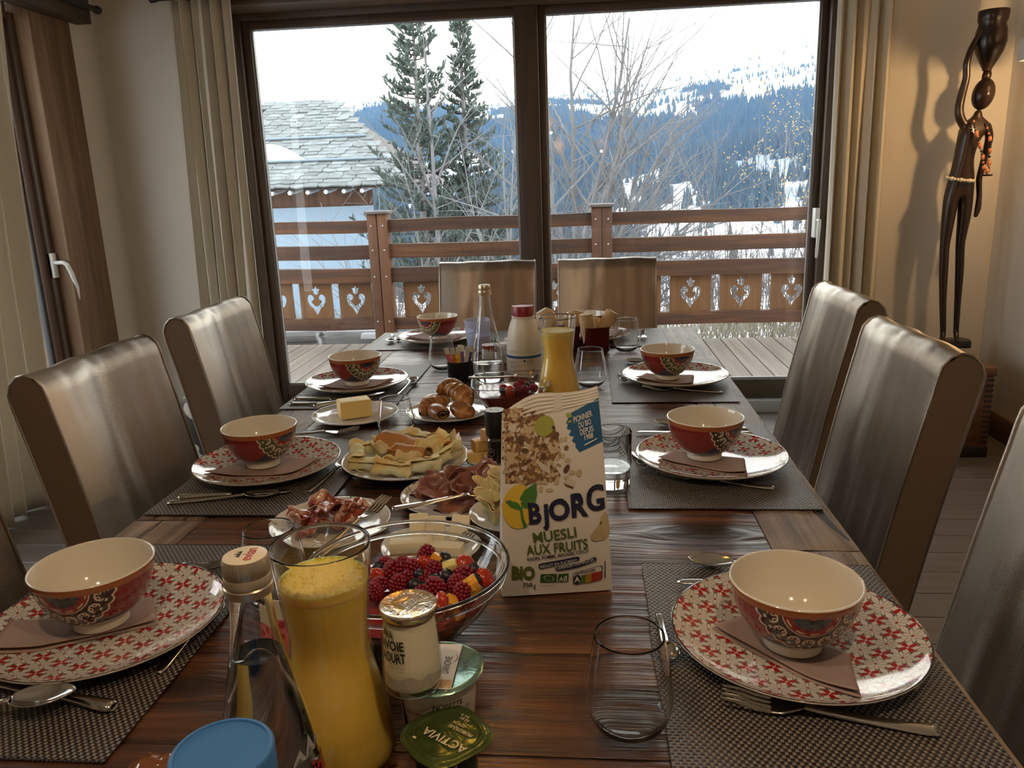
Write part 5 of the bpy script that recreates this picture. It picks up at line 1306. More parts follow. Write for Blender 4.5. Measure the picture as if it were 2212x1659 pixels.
g = G(); put_text(g, 'DANONE', lambda a, c: (a, c, .0846), .0130, -.012, .026, .0068, P2, .012); put_text(g, 'avec', lambda a, c: (a, c, .0846), .004, -.014, .012, .0034, P2); put_text(g, '02.02', lambda a, c: (a, c, .0850), .028, -.006, .014, .004, P2); g.obj('lid_lettering', M['darkblue'], ld, smooth=0)
g = G(); q = [(.0112+.0012*abs(k-4)/4*0, -.010+.0016*k+.012) for k in range(9)]; g.tube([(.0158+.0020*sin(pi*k/8), .006+.0014*k, .0846) for k in range(9)], .0004, 4); g.obj('lid_smile', M['red_print'], ld, smooth=0)
g = G(); g.box(-.020,-.0325,.0845,.0185,-.0215,.0846); g.obj('lid_grain_print', plain('lid_grain', (.46,.31,.14), .4, .3, 200), ld, smooth=0)
def onr(a0, r=.0345):
    return lambda a, c: ((.0302+.0063*c/.076+.0004)*cos(a0+a/.034), (.0302+.0063*c/.076+.0004)*sin(a0+a/.034), c)
g = G(); put_text(g, 'NOISETTE', onr(-1.2), -.010, .064, .026, .005, .0, .01); put_text(g, 'source de lactobacilles', onr(-1.75), -.018, .056, .030, .0035)
for k in range(4): put_text(g, 'llllllll', onr(-.62), .0, .045+.004*k, .004, .003)
g.obj('cup_lettering', M['ink'], t, smooth=0)
g = G(); f = onr(-2.35)
for k in range(8): g.add([f(-.008+.0014*k*.4, .004+.008*k), f(.004-.0008*k, .004+.008*k), f(.004-.0008*(k+1), .012+.008*k), f(-.008+.0014*(k+1)*.4, .012+.008*k)], [(0,1,2,3)])
g.obj('cup_dark_band', P_('cup_dark', (.03,.02,.025)), t, smooth=0)
# glass yogurt jar on top
ZJ = TZ+.0008+.0850
t = thing('yogurt_jar', 'glass jar of yogurt with gold foil lid balanced on the green lidded tub', 'yogurt pot', (-.1535, .5955, ZJ), .05, 'yogurt pots')
g = G(); pr = [(.0225,0),(.0255,.001),(.0262,.005),(.0250,.040),(.0232,.066),(.0226,.072),(.0228,.075)]; g.lathe([(0,.001)]+pr+[(.021,.075)], 56); g.obj('jar_glass', M['thin'], t, smooth=180)
g = G(); g.lathe([(0,.004),(.0225,.004),(.0246,.007),(.0240,.026),(.0233,.045),(.0214,.066),(0,.067)], 48); g.obj('yogurt', plain('yogurt_cream', (.90,.83,.62), .5, .03, 20, sss=.4, ssss=.01), t, smooth=60)
g = G(); g.lathe([(.0249,.0085),(.02505,.016)], 56, wob=lambda a, r, z: r); 
g = G(); nn = 60
def comp(u, v):
    a = 2*pi*u; z = .009+.010*v+ (.006*v)*noise.noise((cos(a)*2, sin(a)*2, 1.5)); r = .0251-.0012*(z/.03); return (r*cos(a), r*sin(a), z)
g.grid(comp, nn, 3, cu=True); g.obj('compote_layer', plain('compote', (.50,.43,.34), .5), t, smooth=180)
b = B('gold_foil_lid', rough=.2, metal=.85); nz = b.noise(scale=48, det=3, dist=1.4); b.set(col=b.mix(nz.step(.4,.6), (.78,.52,.20), (.85,.80,.72))); b.bump(nz, .6, .002)
g = G(); g.lathe([(.0226,.0690),(.0240,.0700),(.0246,.0745),(.0250,.0762),(.0240,.0772),(.0228,.0768),(0,.0768)], 72, wob=lambda a, r, z: r*(1+.008*sin(a*34)*(z < .074))); ld = g.obj('foil_lid', b.m, t, smooth=60)
g = G()
for k in range(26):
    a = 2*pi*k/26; put_text(g, 'LAITERIE DE SAVOIE YAOURT '[k] if k < 26 and 'LAITERIE DE SAVOIE YAOURT '[k] != ' ' else '.', lambda p, q: (p, q, .0773), .0180*cos(a)+.001*sin(a), .0180*sin(a)-.001*cos(a), .0026, .0036, a+P2, .01)
put_text(g, 'FR 73', lambda p, q: (p, q, .0773), -.004, -.004, .008, .003); put_text(g, '113', lambda p, q: (p, q, .0773), .004, .002, .007, .0036)
ring(.0058,.0062,.0773); g.obj('lid_lettering', M['white_ink'], ld, smooth=0)
def jr(a, c): th = -2.02+a/.0255; r = .0262-.0032*max(0,(c-.005)/.066)+.0003; return (r*cos(th), r*sin(th), c)
g = G(); put_text(g, 'SAVOIE', jr, -.020, .045, .030, .0085, .03, .03); put_text(g, 'YAOURT', jr, -.019, .034, .030, .0085, .03, .03); g.obj('jar_lettering', M['ink'], t, smooth=0)
g = G(); put_text(g, 'Lait de montagne', jr, -.008, .029, .018, .0022); g.obj('jar_small_lettering', P_('ochre_print', (.5,.28,.06)), t, smooth=0)
g = G()
for cx, w, h in ((-.010,.008,.010),(-.003,.006,.007)): g.add([jr(cx-w/2,.0565), jr(cx+w/2,.0565), jr(cx,.0565+h)], [(0,1,2)])
g.obj('jar_mountains', P_('olive_print', (.16,.14,.05)), t, smooth=0)
# small square pot with green foil lid
t = thing('yogurt_cup', 'small square yogurt cup with shiny green foil lid in the foreground', 'yogurt pot', (-.119, .556, TZ+.0008), .10, 'yogurt pots')
def sq(r, n, e=4.0): return [(r*abs(cos(2*pi*k/n))**(2/e)*(1 if cos(2*pi*k/n) >= 0 else -1), r*abs(sin(2*pi*k/n))**(2/e)*(1 if sin(2*pi*k/n) >= 0 else -1)) for k in range(n)]
def sqloft(g, levels, n=56, cap=True, e=4.0):
    o = len(g.v)
    for r, z in levels: g.v += [V((x, y, z)) for x, y in sq(r, n, e)]
    for i in range(len(levels)-1):
        for k in range(n): q = (k+1) % n; g.f.append([o+i*n+k, o+i*n+q, o+(i+1)*n+q, o+(i+1)*n+k]); g.m.append(0)
    if cap: g.f.append([o+k for k in range(n)][::-1]); g.f.append([o+(len(levels)-1)*n+k for k in range(n)]); g.m += [0,0]
g = G(); sqloft(g, [(.021,0),(.022,.002),(.0262,.060),(.0262,.063)], e=5); g.obj('cup', plain('cup_dark_green', (.012,.030,.014), .35), t, smooth=50)
g = G(); sqloft(g, [(.0222,.004),(.0238,.026)], e=5, cap=False); g.map(lambda x, y, z: (x*1.012, y*1.012, z)); g.obj('cup_white_band', plain('cup_white', (.60,.56,.50), .4), t, smooth=50)
def lidf(u, v):
    a = 2*pi*u; e = 2.0 + 1.1*v; c, s_ = cos(a), sin(a); r = .0345*v; x = r*abs(c)**(2/e)*(1 if c >= 0 else -1); y = r*abs(s_)**(2/e)*(1 if s_ >= 0 else -1)
    z = .0645 + .0007*noise.noise((x*90, y*90, 1)) + .0005*noise.noise((x*220, y*60, 4)) - (.0014 if v > .93 else 0) + (.0012 if .74 < v < .80 else 0)
    return (x, y, z)
g = G(); g.grid(lidf, 72, 34, cu=True)
b = B('olive_foil_lid', rough=.24, metal=.55); nz = b.noise(scale=40, det=3, dist=1.6); b.set(col=b.mix(nz, (.055,.085,.018), (.11,.15,.04))); b.bump(nz, .45, .0018)
g.xf(Matrix.Rotation(pi/4-.15, 4, 'Z')); ld = solid(g.obj('foil_lid', b.m, t, smooth=180), .0006)
CRM = plain('lid_cream_letter', (.72,.62,.42), .35)
g = G(); L_ = lambda a, c: (a, c, .0661)
put_text(g, 'ACTIVIA', L_, .020, -.0195, .046, .0085, 2.50, .012); put_text(g, 'PROBIOTIQUES', L_, .0225, -.0045, .025, .0035, 2.50, .01)
put_text(g, 'CITRON', L_, .016, .0075, .012, .003, 2.50); put_text(g, '02.03', L_, .019, .014, .009, .003, 2.50); put_text(g, 'lot 4', L_, .019, .0185, .008, .003, 2.50)
g.add([(-.028,-.004,.0661),(-.0255,-.0065,.0661),(-.024,-.005,.0661),(-.0265,-.0025,.0661)], [(0,1,2,3)]); g.obj('lid_lettering', CRM, ld, smooth=0)
g = G()
def fr(a, c): r = .0225+.0040*c/.060; return (a, -r*1.0-.0006, c)
for q in ([(.006,.040),(.012,.040),(.012,.049),(.0102,.052),(.0102,.056),(.0078,.056),(.0078,.052),(.006,.049)],): g.add([fr(*p) for p in q], [list(range(8))])
put_text(g, '125 g', fr, -.008, .043, .011, .0045); put_text(g, 'pot et opercule', fr, -.010, .036, .014, .0026); put_text(g, 'a trier', fr, .004, .036, .010, .0026); g.obj('cup_lettering', plain('cup_grey_print', (.45,.46,.42), .5), t, smooth=0)
# wrapper by the lower left bottle
t = thing('cellophane_wrapper', 'crumpled amber cellophane wrapper at the bottom edge beside the blue cap', 'wrapper', (-.372, .555, TZ+.003))
g = G(); g.ball((0,0,.014), .022, 22, 16, sq=(1.5,1,.6), fn=lambda d: 1+.25*noise.noise(d*3.1)+.15*noise.noise(d*7)); g.obj('wrapper', B('amber_film', col=(.30,.10,.03), rough=.12, coat=.8).m, t, smooth=25)
# things at the far end
t = thing('plastic_tub', 'translucent lilac plastic tub with a spoon at the far table end', 'tub', (-.335, 2.44, TZ+.0008)); g = G(); g.lathe([(0,.002),(.036,0),(.038,.002),(.0475,.098),(.0480,.1),(.0465,.1),(.037,.004),(0,.004)], 40); g.obj('tub', M['frost'], t, smooth=60)
g = G(); g.lathe([(0,.0048),(.0365,.0048),(.0415,.050),(0,.052)], 36); g.obj('contents', plain('pale_cream', (.74,.76,.82), .6), t, smooth=60)
def jar(lab, x, y, lid, r=.022, h=.042):
    t = thing('jam_jar', lab, 'jar', (x, y, TZ+.0008), 0, 'small jam jars'); g = G(); g.lathe([(0,.001),(r*.9,0),(r,.004),(r,h*.7),(r*.85,h*.82),(r*.85,h*.86)], 28); g.obj('jar', plain('jam_glass', (.66,.68,.64), .1, .3, 120), t, smooth=60)
    g = G(); g.lathe([(r*.86,h*.80),(r*.98,h*.81),(r*.98,h),(0,h*1.01)], 28); g.obj('lid', lid, t, smooth=50)
RL = plain('lid_red', (.35,.06,.04), .35); jar('small jam jar with a red and white lid left of the far water bottle', -.285, 2.255, RL, .024, .055); jar('small jar with white lid between the far water bottle and milk bottle', -.232, 2.26, WHT, .022, .058); jar('second small white lidded jar behind the far milk bottle', -.225, 2.345, WHT, .022, .055)
# bread pots
RC = plain('red_ceramic', (.085,.008,.010), .18, .1, 20, coat=.5)
crb = B('bread_crust', rough=.7); nz = crb.noise(scale=24, det=4); crb.set(col=crb.mix(nz, (.46,.24,.08), (.80,.62,.36))); crb.bump(crb.noise(scale=90, det=4), .4, .002)
for k, (x, y, r) in enumerate(((.028,2.405,.30),(-.062,2.43,.22))):
    t = thing('bread_pot', ('dark red square ceramic bread pot right of the far carafe', 'dark red square ceramic bread pot hidden behind the far carafe')[k], 'pot', (x, y, TZ+.0008), r, 'bread pots'); g = G(); w = .038
    sqloft(g, [(w*.92,0),(w,.004),(w,.075),(w*1.03,.078),(w*.95,.078),(w*.93,.006)], e=7, cap=False); g.f.append(list(range(56))[::-1]); g.m.append(0); g.f.append([5*56+q for q in range(56)]); g.m.append(0); g.obj('pot', RC, t, smooth=50)
def bread(lab, loc, rot, L, r, seed, end=.6):
    t = thing('bread_piece', lab, 'bread', loc, 0, 'bread in the pots'); t.rotation_euler = rot; g = G()
    def f(u, v):
        a = 2*pi*v; q = sin(pi*min(.999, max(.001, .05+u*(1-.05)*end)))**.45; k = r*q*(1+.10*noise.noise((cos(a)*2, sin(a)*2, u*5+seed))); return (k*cos(a), k*.8*sin(a), L*u)
    g.grid(f, 18, 18, cv=True); g.obj('crust', crb.m, t, smooth=180)
    e = [V(f(1, k/18)) for k in range(18)]; c = sum(e, V())/18; g = G(); g.add([c+(p-c)*.97+V((0,0,.0012)) for p in e]+[c+V((0,0,.004))], [(k, (k+1) % 18, 18) for k in range(18)]); g.obj('crumb', plain('bread_crumb', (.85,.74,.52), .9, .1, 80), t, smooth=0)
bread('long baguette piece leaning right out of the red bread pot', (.020, 2.402, TZ+.012), (.06, .52, .2), .125, .021, 1); bread('baguette heel upright in the red bread pot', (.010, 2.392, TZ+.008), (.05, -.10, .2), .110, .021, 2); bread('short baguette piece between the other two in the pot', (.038, 2.42, TZ+.01), (-.15, .12, 1.2), .088, .018, 3)
bread('round roll above the far carafe rim, left one', (-.10, 2.43, TZ+.06), (.1, -.5, .0), .075, .034, 4, .9); bread('round roll above the far carafe rim, right one', (-.048, 2.435, TZ+.055), (.1, .35, .4), .070, .030, 5, .9)
# ================================================================ SERVING PLATES AND FOOD
PSm = {}
def serving(lab, x, y, R, mat='white_glaze', h=.014, z=0.0):
    t = thing('serving_plate', lab, 'plate', (x, y, TZ+.0008+z), rnd.uniform(0, 6), 'serving plates'); k = (R, mat)
    if k not in PSm: PSm[k] = plate_mesh(R, h, R*.55, [M[mat], M[mat], M['white_glaze']], 56)
    place(PSm[k], 'dish', t); return t
ZP = TZ+.0008+.0058
def zs(x, y, R, h=.014): r = hypot(x, y); w = R*.55; return TZ+.0008 + (.0060 if r < w else .0060+(h-.004)*min(1,(r-w)/(R-w))**1.2)
serving('white side plate holding the block of butter', -.527, 1.695, .098)
serving('white plate with croissants and pastries', -.313, 1.715, .096)
serving('large white plate heaped with folded crepes', -.338, 1.372, .1185, h=.020)
serving('cream plate printed with fine dark twigs, holding crisp bacon', -.396, 1.100, .092, 'toile')
serving('cream plate printed with fine dark twigs, holding folded cured ham', -.213, 1.210, .096, 'toile')
serving('white plate of cheese rosettes half hidden by the cereal bag', -.108, 1.098, .070, h=.018, z=.012)
serving('white plate of white cheese slices behind the large fruit bowl', -.222, 1.022, .073)
serving('small white plate with yellow cheese sticks behind the pepper mill', -.166, 1.400, .066)

# butter
M['butter'] = plain('butter', (.88,.66,.25), .45, .05, 14, sss=.3, ssss=.01)
t = thing('butter_block', 'rectangular block of yellow butter cut at one end', 'butter', (-.527, 1.690, ZP+.0006), .48)
g = G(); g.grid(lambda u, v: (0,0,0), 1, 1) if False else None
g.box(-.036, -.024, 0, .036, .024, .040); g.obj('block', M['butter'], t, bevel=.004, seg=3)
def serve_knife(lab, e, tip, z0, z1, hmat):
    t = thing('butter_knife', lab, 'knife', (e[0], e[1], z0)); d = V((tip[0]-e[0], tip[1]-e[1], z1-z0)); L = d.length; t.rotation_euler = (0, -math.asin((z1-z0)/L), atan2(d.y, d.x))
    g = G(); g.tube([(0,0,0),(.01,0,0),(.04,0,.0),(L*.42,0,0)], [.0055,.0078,.0068,.0052], 12, flat=.6); g.obj('handle', hmat, t, smooth=180)
    g = G(); n = 12; g.prism([(L*.42,-.003),(L*.55,-.008),(L*.9,-.010),(L,-.004),(L*.985,.004),(L*.9,.007),(L*.42,.004)], -.0006, .0006); g.obj('blade', M['steel'], t, bevel=.0004)
    return t
serve_knife('butter knife with dark handle resting across the butter plate rim', (-.628, 1.705), (-.495, 1.835), .787, .785, M['steel'])
serve_knife('small cheese knife with pale blade beside the cheese sticks', (-.170, 1.330), (-.232, 1.348), .7775, .7765, M['steel']) if False else None

# croissants
cb = B('croissant_crust', rough=.32, coat=.25); nz = cb.noise(scale=28, det=4); x, y, z = cb.xyz(); w_ = cb.noise(k=(90, 18, 18), scale=1, det=2)
cb.set(col=cb.ramp(nz*.5+w_*.5, (.34, (.13,.038,.010)), (.50, (.34,.125,.03)), (.68, (.66,.35,.11)))); cb.bump(w_, .3, .002); M['croissant'] = cb.m
M['croissant_pale'] = plain('laminated_dough', (.78,.52,.24), .5, .15, 60)
M['chocolate'] = plain('chocolate', (.035,.014,.008), .35)
def croissant(lab, loc, rot, L, r, bend, seed, grp='pastries on the plate'):
    t = thing('croissant', lab, 'croissant', loc, 0, grp); t.rotation_euler = rot; g = G(); n = 60; seg = 7
    def f(u, v):
        s = (u-.5)*2; a = 2*pi*v; k = u*seg; fr = k-int(k)
        env = (1-abs(s)**2.3)**.7 if abs(s) < 1 else 0
        st = 1 + .16*(fr if s < 0 else 1-fr)*(.4+.6*env)
        rr_ = max(.0015, r*(.22+.78*env)*st*(1+.05*noise.noise((u*9, cos(a)*2, sin(a)*2+seed))))
        tw = .5*sin(u*seg*2*pi)*.05
        cx = L*.5*s; cyy = -bend*s*s
        return (cx + rr_*.25*cos(a)*s*(-1), cyy + rr_*cos(a+tw), rr_*.92*sin(a+tw))
    g.grid(f, n, 22, cv=True); g.obj('crust', M['croissant'], t, smooth=70)
    gl = G()
    for k in range(1, seg):
        u0 = k/seg
        def fs(u, v, u0=u0): p = V(f(min(.999, max(.001, u0-.012+.02*u)), v)); c = V(f(u0, 0)).lerp(V(f(u0, .5)), .5); return c+(p-c)*1.004
        gl.grid(fs, 2, 22, cv=True)
    gl.obj('dough_edge', M['croissant_pale'], t, smooth=70)['kind'] = 'stuff'
    return t
cz = ZP+.001
croissant('ridged croissant at the back of the pastry plate, beside the sugar pot', (-.315, 1.772, cz+.045), (.5,.15,.35), .075, .0200, .012, 1)
croissant('largest ridged croissant on top of the pastry plate at the right', (-.283, 1.722, cz+.040), (.35,.35,-.75), .092, .0215, .010, 2)
croissant('smooth browned croissant at the left of the pastry plate', (-.352, 1.700, cz+.0215), (.25,-.12,.95), .092, .0185, .012, 3)
t = thing('chocolate_roll', 'small chocolate pastry roll with two chocolate ends facing the viewer', 'pastry', (-.327, 1.656, cz+.018), .55, 'pastries on the plate')
g = G(); g.grid(lambda u, v: ((.0195*(1+.05*cos(3*2*pi*v)))*cos(2*pi*v)*1.15*(sin(pi*min(.97,max(.03,.12+u*.76)))**.35), -.026+.056*u, .0165*sin(2*pi*v)*(sin(pi*min(.97,max(.03,.12+u*.76)))**.35)), 14, 24, cv=True); g.obj('crust', M['croissant'], t, smooth=180)
g = G()
for q in range(34): 
    a = q*.42; r0 = .0035+.00039*q; r1 = r0+.0012; a2 = a+.42
    P4 = [(1.1*r0*cos(a), r0*.85*sin(a)), (1.1*r1*cos(a), r1*.85*sin(a)), (1.1*(r1+.0004)*cos(a2), (r1+.0004)*.85*sin(a2)), (1.1*(r0+.0004)*cos(a2), (r0+.0004)*.85*sin(a2))]
    g.add([(x, -.0262, z) for x, z in P4], [(0,1,2,3)])
g.obj('dough_spiral', M['croissant_pale'], t, smooth=0)
g = G(); g.ball((-.0085,-.026,-.002), .0042, 8, 6, sq=(1,.6,.8)); g.obj('chocolate', M['chocolate'], t); g = G(); g.ball((.0085,-.026,.000), .0042, 8, 6, sq=(1,.6,.8)); g.obj('chocolate', M['chocolate'], t)
for k, (loc, rot, lab) in enumerate((((-.275, 1.668, cz+.017), (.35,.15,-.7), 'flat dark baked pastry at the right front of the pastry plate'), ((-.352, 1.752, cz+.018), (.1,0,.8), 'rounded brown pastry at the left back of the pastry plate'))):
    t = thing('pastry', lab, 'pastry', loc, 0, 'pastries on the plate'); t.rotation_euler = rot; g = G(); g.ball((0,0,0), .030, 22, 14, sq=(1.15,.72,.5), fn=lambda d: 1+.06*noise.noise(d*2.4)+.05*abs(sin(d.x*9))); g.obj('crust', M['croissant'], t, smooth=180)

# crepes
eb = B('crepe', rough=.55, sss=.25, ssss=.01); nz = eb.noise(scale=24, det=4); n2 = eb.noise(scale=9, det=2); eb.set(col=eb.ramp(nz*.45+n2*.55, (.33, (.62,.32,.08)), (.45, (.90,.66,.27)), (.58, (.95,.84,.54)))); M['crepe'] = eb.m
eb = B('crepe_brown', rough=.5); nz = eb.noise(scale=30, det=4); eb.set(col=eb.mix(nz, (.30,.11,.025), (.60,.29,.085))); M['crepe_brown'] = eb.m
eb = B('crepe_pale', rough=.55, sss=.3, ssss=.01); nz = eb.noise(scale=20, det=3); eb.set(col=eb.ramp(nz, (.35, (.84,.60,.24)), (.55, (.95,.84,.56)), (.7, (.97,.91,.72)))); M['crepe_pale'] = eb.m
def crepe(lab, loc, rot, L, r, turns, seed, mat='crepe', ruff=.35, flat=.75):
    t = thing('crepe', lab, 'crepe', loc, 0, 'folded crepes'); t.rotation_euler = rot; g = G()
    def f(u, v):
        th = 2*pi*turns*v; q = r*(.42+.58*v); s = abs(u-.5)*2
        fl = 1 + ruff*max(0, s-.62)*(1+1.2*noise.noise((v*6, u*3, seed))); wv = .0032*noise.noise((v*5+seed, u*4, 1))*(1+s)
        x = L*(u-.5)*(1+.05*sin(th*2+seed)) + .006*noise.noise((v*8, seed, u*2))*(s > .8)
        return (x, (q*fl+wv)*cos(th), (q*fl*flat+wv)*sin(th))
    g.grid(f, 18, 44); solid(g.obj('sheet', M[mat], t, smooth=180), .0011); return t
def sheet(name, lab, cat, grp, loc, rot, w, d, amp, seed, mat, th=.0012, fold=0.0, part_='sheet', freq=1.0):
    t = thing(name, lab, cat, loc, 0, grp); t.rotation_euler = rot; g = G()
    def f(u, v):
        a_, b_ = 2*u-1, 2*v-1; x, y = a_*sqrt(1-b_*b_*.42)*w*.5, b_*sqrt(1-a_*a_*.42)*d*.5; rr_ = 1+.10*noise.noise((cos(atan2(y,x))*2, sin(atan2(y,x))*2, seed)); cxx = 1
        z = amp*(sin(x/w*2*pi*freq*1.4+seed*2+noise.noise((v*2,seed,0))*2)*.6 + noise.noise((u*3.2*freq, v*3.2*freq, seed))*1.2)
        if fold: z += fold*(.5*b_*b_)*d
        return (x*cxx*rr_, y*cxx*rr_, z)
    g.grid(f, 20, 20); solid(g.obj(part_, mat if not isinstance(mat, str) else M[mat], t, smooth=180), th); return t
kx, ky = -.338, 1.372
crepe('large browned crepe roll lying across the back of the crepe plate', (kx-.012, ky+.040, ZP+.024), (.3,.10,-.35), .098, .026, 1.5, 1, 'crepe_brown', .2, .7)
crepe('brown folded crepe in the middle of the crepe plate', (kx+.010, ky-.002, ZP+.020), (.1,.08,-.28), .074, .023, 1.4, 2, 'crepe_brown', .15, .7)
ring_ = [(-.078,.030,.9,'crepe','yellow crepe roll at the far left of the crepe plate'),(-.085,-.018,1.9,'crepe_pale','pale crepe roll with ragged edge at the left of the crepe plate'),(-.050,-.058,-.35,'crepe_pale','pale crumpled crepe at the left front of the crepe plate'),
   (-.004,-.080,.0,'crepe','yellow crepe roll with torn edge at the very front of the crepe plate'),(.040,-.066,.35,'crepe_pale','pale crepe at the right front of the crepe plate'),(.074,-.026,1.0,'crepe','open yellow crepe fold at the right of the crepe plate'),
   (.075,.030,1.9,'crepe','folded crepe at the right back of the crepe plate'),(.030,.078,-.4,'crepe_pale','pale crepe at the back of the crepe plate beside the thin glass'),(-.040,.082,.4,'crepe','yellow crepe at the left back of the crepe plate')]
for k, (dx, dy, rz, mt, lab) in enumerate(ring_): crepe(lab, (kx+dx, ky+dy, zs(dx,dy,.121,.020)+.017), (.3*sin(k), .12*cos(k*2), rz), .066+.008*(k % 3), .0155+.002*(k % 2), 1.35, k+5, mt, .9, .85)
for k, (dx, dy, rz, lab) in enumerate(((.045,.010,.5,'thin ruffled crepe leaf right of the brown crepe'),(-.045,.008,2.2,'thin ruffled crepe leaf left of the brown crepe'),(.012,-.045,.1,'thin ruffled crepe leaf in front of the brown crepe'),(.095,.000,1.5,'thin ruffled crepe leaf at the right rim of the crepe plate'),(.058,.060,.8,'upright ruffled crepe leaf at the right back of the crepe plate'))):
    sheet('crepe', lab, 'crepe', 'folded crepes', (kx+dx, ky+dy, zs(dx,dy,.121,.020)+.022), (.8*cos(k), .5*sin(k*2), rz), .062, .05, .008, k+2.3, 'crepe_pale', .0011, .5)

# bacon and ham
hb = B('bacon_meat', rough=.22, coat=.4, sss=.15, ssss=.005); nz = hb.noise(k=(60, 12, 12), scale=1, det=3, dist=.8); hb.set(col=hb.ramp(nz, (.35, (.20,.035,.025)), (.50, (.36,.09,.055)), (.62, (.70,.46,.36)))); M['bacon'] = hb.m
hb = B('cured_ham', rough=.32, coat=.2, sss=.1, ssss=.005); nz = hb.noise(scale=14, det=4, dist=.6); hb.set(col=hb.ramp(nz, (.36, (.17,.055,.045)), (.52, (.30,.12,.085)), (.66, (.46,.25,.17)))); M['ham'] = hb.m
bx, by = -.396, 1.100
for k, (dx, dy, z, rz, lab) in enumerate(((-.038,.010,.010,.5,'curled bacon slice at the left of the bacon plate'),(-.012,.030,.022,.2,'long curled bacon slice on top of the heap, pale fat edge up'),(-.020,-.028,.010,.9,'bacon slice at the front left of the bacon plate'),(.020,.016,.016,-.4,'glossy bacon slice in the middle of the bacon plate'),(.036,.004,.018,.9,'dark red bacon slice beside the fork'),(.014,-.024,.012,.2,'bacon slice at the front of the bacon plate'),(.002,.002,.026,1.3,'curled bacon slice topmost in the middle of the heap'),(-.046,-.012,.014,2.0,'crisp bacon bit at the left rim'))):
    sheet('bacon_slice', lab, 'bacon', 'bacon slices', (bx+dx, by+dy, ZP+z), (.35*sin(k*2), .35*cos(k), rz), .068-.004*(k % 3), .036, .0085, k*1.7, 'bacon', .0022, .30, 'slice', .9)
cutlery('fork', 'serving fork resting tines up on the bacon plate', (-.382,.985), (-.306,1.118), .772, .16)
hx_, hy_ = -.213, 1.210
for k, (dx, dy, z, rz, lab) in enumerate(((-.030,-.020,.018,.3,'folded ham rosette at the left front of the ham plate'),(.020,-.024,.018,1.2,'folded dark ham slice at the front of the ham plate'),(-.010,.028,.022,.8,'ham slice at the back left of the ham plate'),(.035,.022,.022,2.0,'upright pink ham fold at the back right'),(.008,.004,.028,.4,'ham slice topmost in the heap'),(.050,-.006,.020,1.7,'ham slice at the right of the ham plate'),(-.048,.008,.012,2.5,'brown ham slice at the left of the ham plate'),(.028,.050,.020,.1,'curled ham slice tip at the far back'),(.002,-.046,.012,-.3,'wrinkled ham slice nearest the cheese plate'))):
    sheet('ham_slice', lab, 'ham', 'cured ham slices', (hx_+dx, hy_+dy, ZP+z), (.55*sin(k*1.7+.5), .5*cos(k*1.3), rz), .072, .060, .011, k*2.1+.4, 'ham', .0013, .45 if k % 2 else .25, 'slice', .75)
cutlery('fork', 'serving fork lying over the front of the ham plate', (-.302,1.116), (-.118,1.176), .7845, .03)

# cheese rosettes
rb_ = B('rosette_cheese', rough=.5, sss=.3, ssss=.008); nz = rb_.noise(scale=20, det=2); rb_.set(col=rb_.mix(nz, (.80,.55,.22), (.93,.80,.50)))
for k, (dx, dy, z, s_, lab) in enumerate(((-.040,.015,.002,1.0,'frilled cheese rosette at the left of the rosette plate'),(-.030,-.028,.0,1.0,'frilled cheese rosette at the front of the rosette plate'),(.012,.020,.0,.95,'frilled cheese rosette behind the cereal bag'),(-.012,-.004,.030,1.05,'frilled cheese rosette topmost of the heap'),(.016,-.034,.0,.9,'frilled cheese rosette nearest the cereal bag'))):
    t = thing('cheese_rosette', lab, 'cheese', (-.108+dx, 1.098+dy, ZP+z+.013), k, 'cheese rosettes'); t.rotation_euler = (.25*sin(k), .3*cos(k), k); g = G()
    def f(u, v, k=k, s_=s_):
        a = 2*pi*u*1.6; fr = (.35+.65*v); r = .037*s_*fr*(1+.0*v)-.004*u; w = .0075*v*sin(a*7+k)+.004*v*noise.noise((a*2, k, 0))
        return ((r*(.25+.75*v)+w)*cos(a), (r*(.25+.75*v)+w)*sin(a), .040*s_*v**.8+.004*sin(a*5)*v+.004*u)
    g.grid(f, 110, 10); solid(g.obj('shaving', rb_.m, t, smooth=180), .0008)
# white cheese
M['brie'] = plain('soft_cheese', (.84,.74,.52), .5, .04, 20, sss=.3, ssss=.01); rind = plain('cheese_rind', (.40,.25,.13), .8, .35, 120)
def wedge(name, lab, x, y, z, rot, dims, mat=None, rn=True, grp='cheese pieces'):
    t = thing(name, lab, 'cheese', (x, y, z), 0, grp); t.rotation_euler = rot; a, b_, c = dims; g = G(); g.box(-a, -b_, 0, a, b_, c); g.obj('paste', mat or M['brie'], t, bevel=.0018)
    if rn: g = G(); g.box(-a, -b_-.0006, c-.0028 if 0 else .0006, a, -b_, min(c, .005)); g.obj('rind', rind, t)
    return t
wx, wy = -.222, 1.022
wedge('cheese', 'long soft cheese block with brown rind at the left of the cheese plate', wx-.026, wy-.018, ZP+.0005, (0,0,.15), (.030,.011,.020))
wedge('cheese', 'long pale cheese block at the right front of the cheese plate', wx+.026, wy-.026, ZP+.0005, (0,0,-.1), (.024,.011,.018))
for k, (dx, dy, rx, rz, lab) in enumerate(((-.024,.024,-.5,.12,'white cheese slice leaning at the left back of the cheese plate'),(.003,.014,-.35,.0,'upright white cheese slice in the middle of the cheese plate'),(.034,.020,-.5,-.25,'broad white cheese slice at the right back of the cheese plate'))):
    wedge('cheese_slice', lab, wx+dx, wy+dy, ZP+.001, (rx,0,rz), (.014,.0030,.038), None, False)
cutlery('fork', 'small fork on the cheese plate, seen through the fruit bowl', (wx+.010, wy-.062), (wx+.058, wy+.012), ZP+.004, .08)
M['yellowcheese'] = plain('yellow_cheese', (.86,.58,.20), .45, .05, 20, sss=.3, ssss=.01)
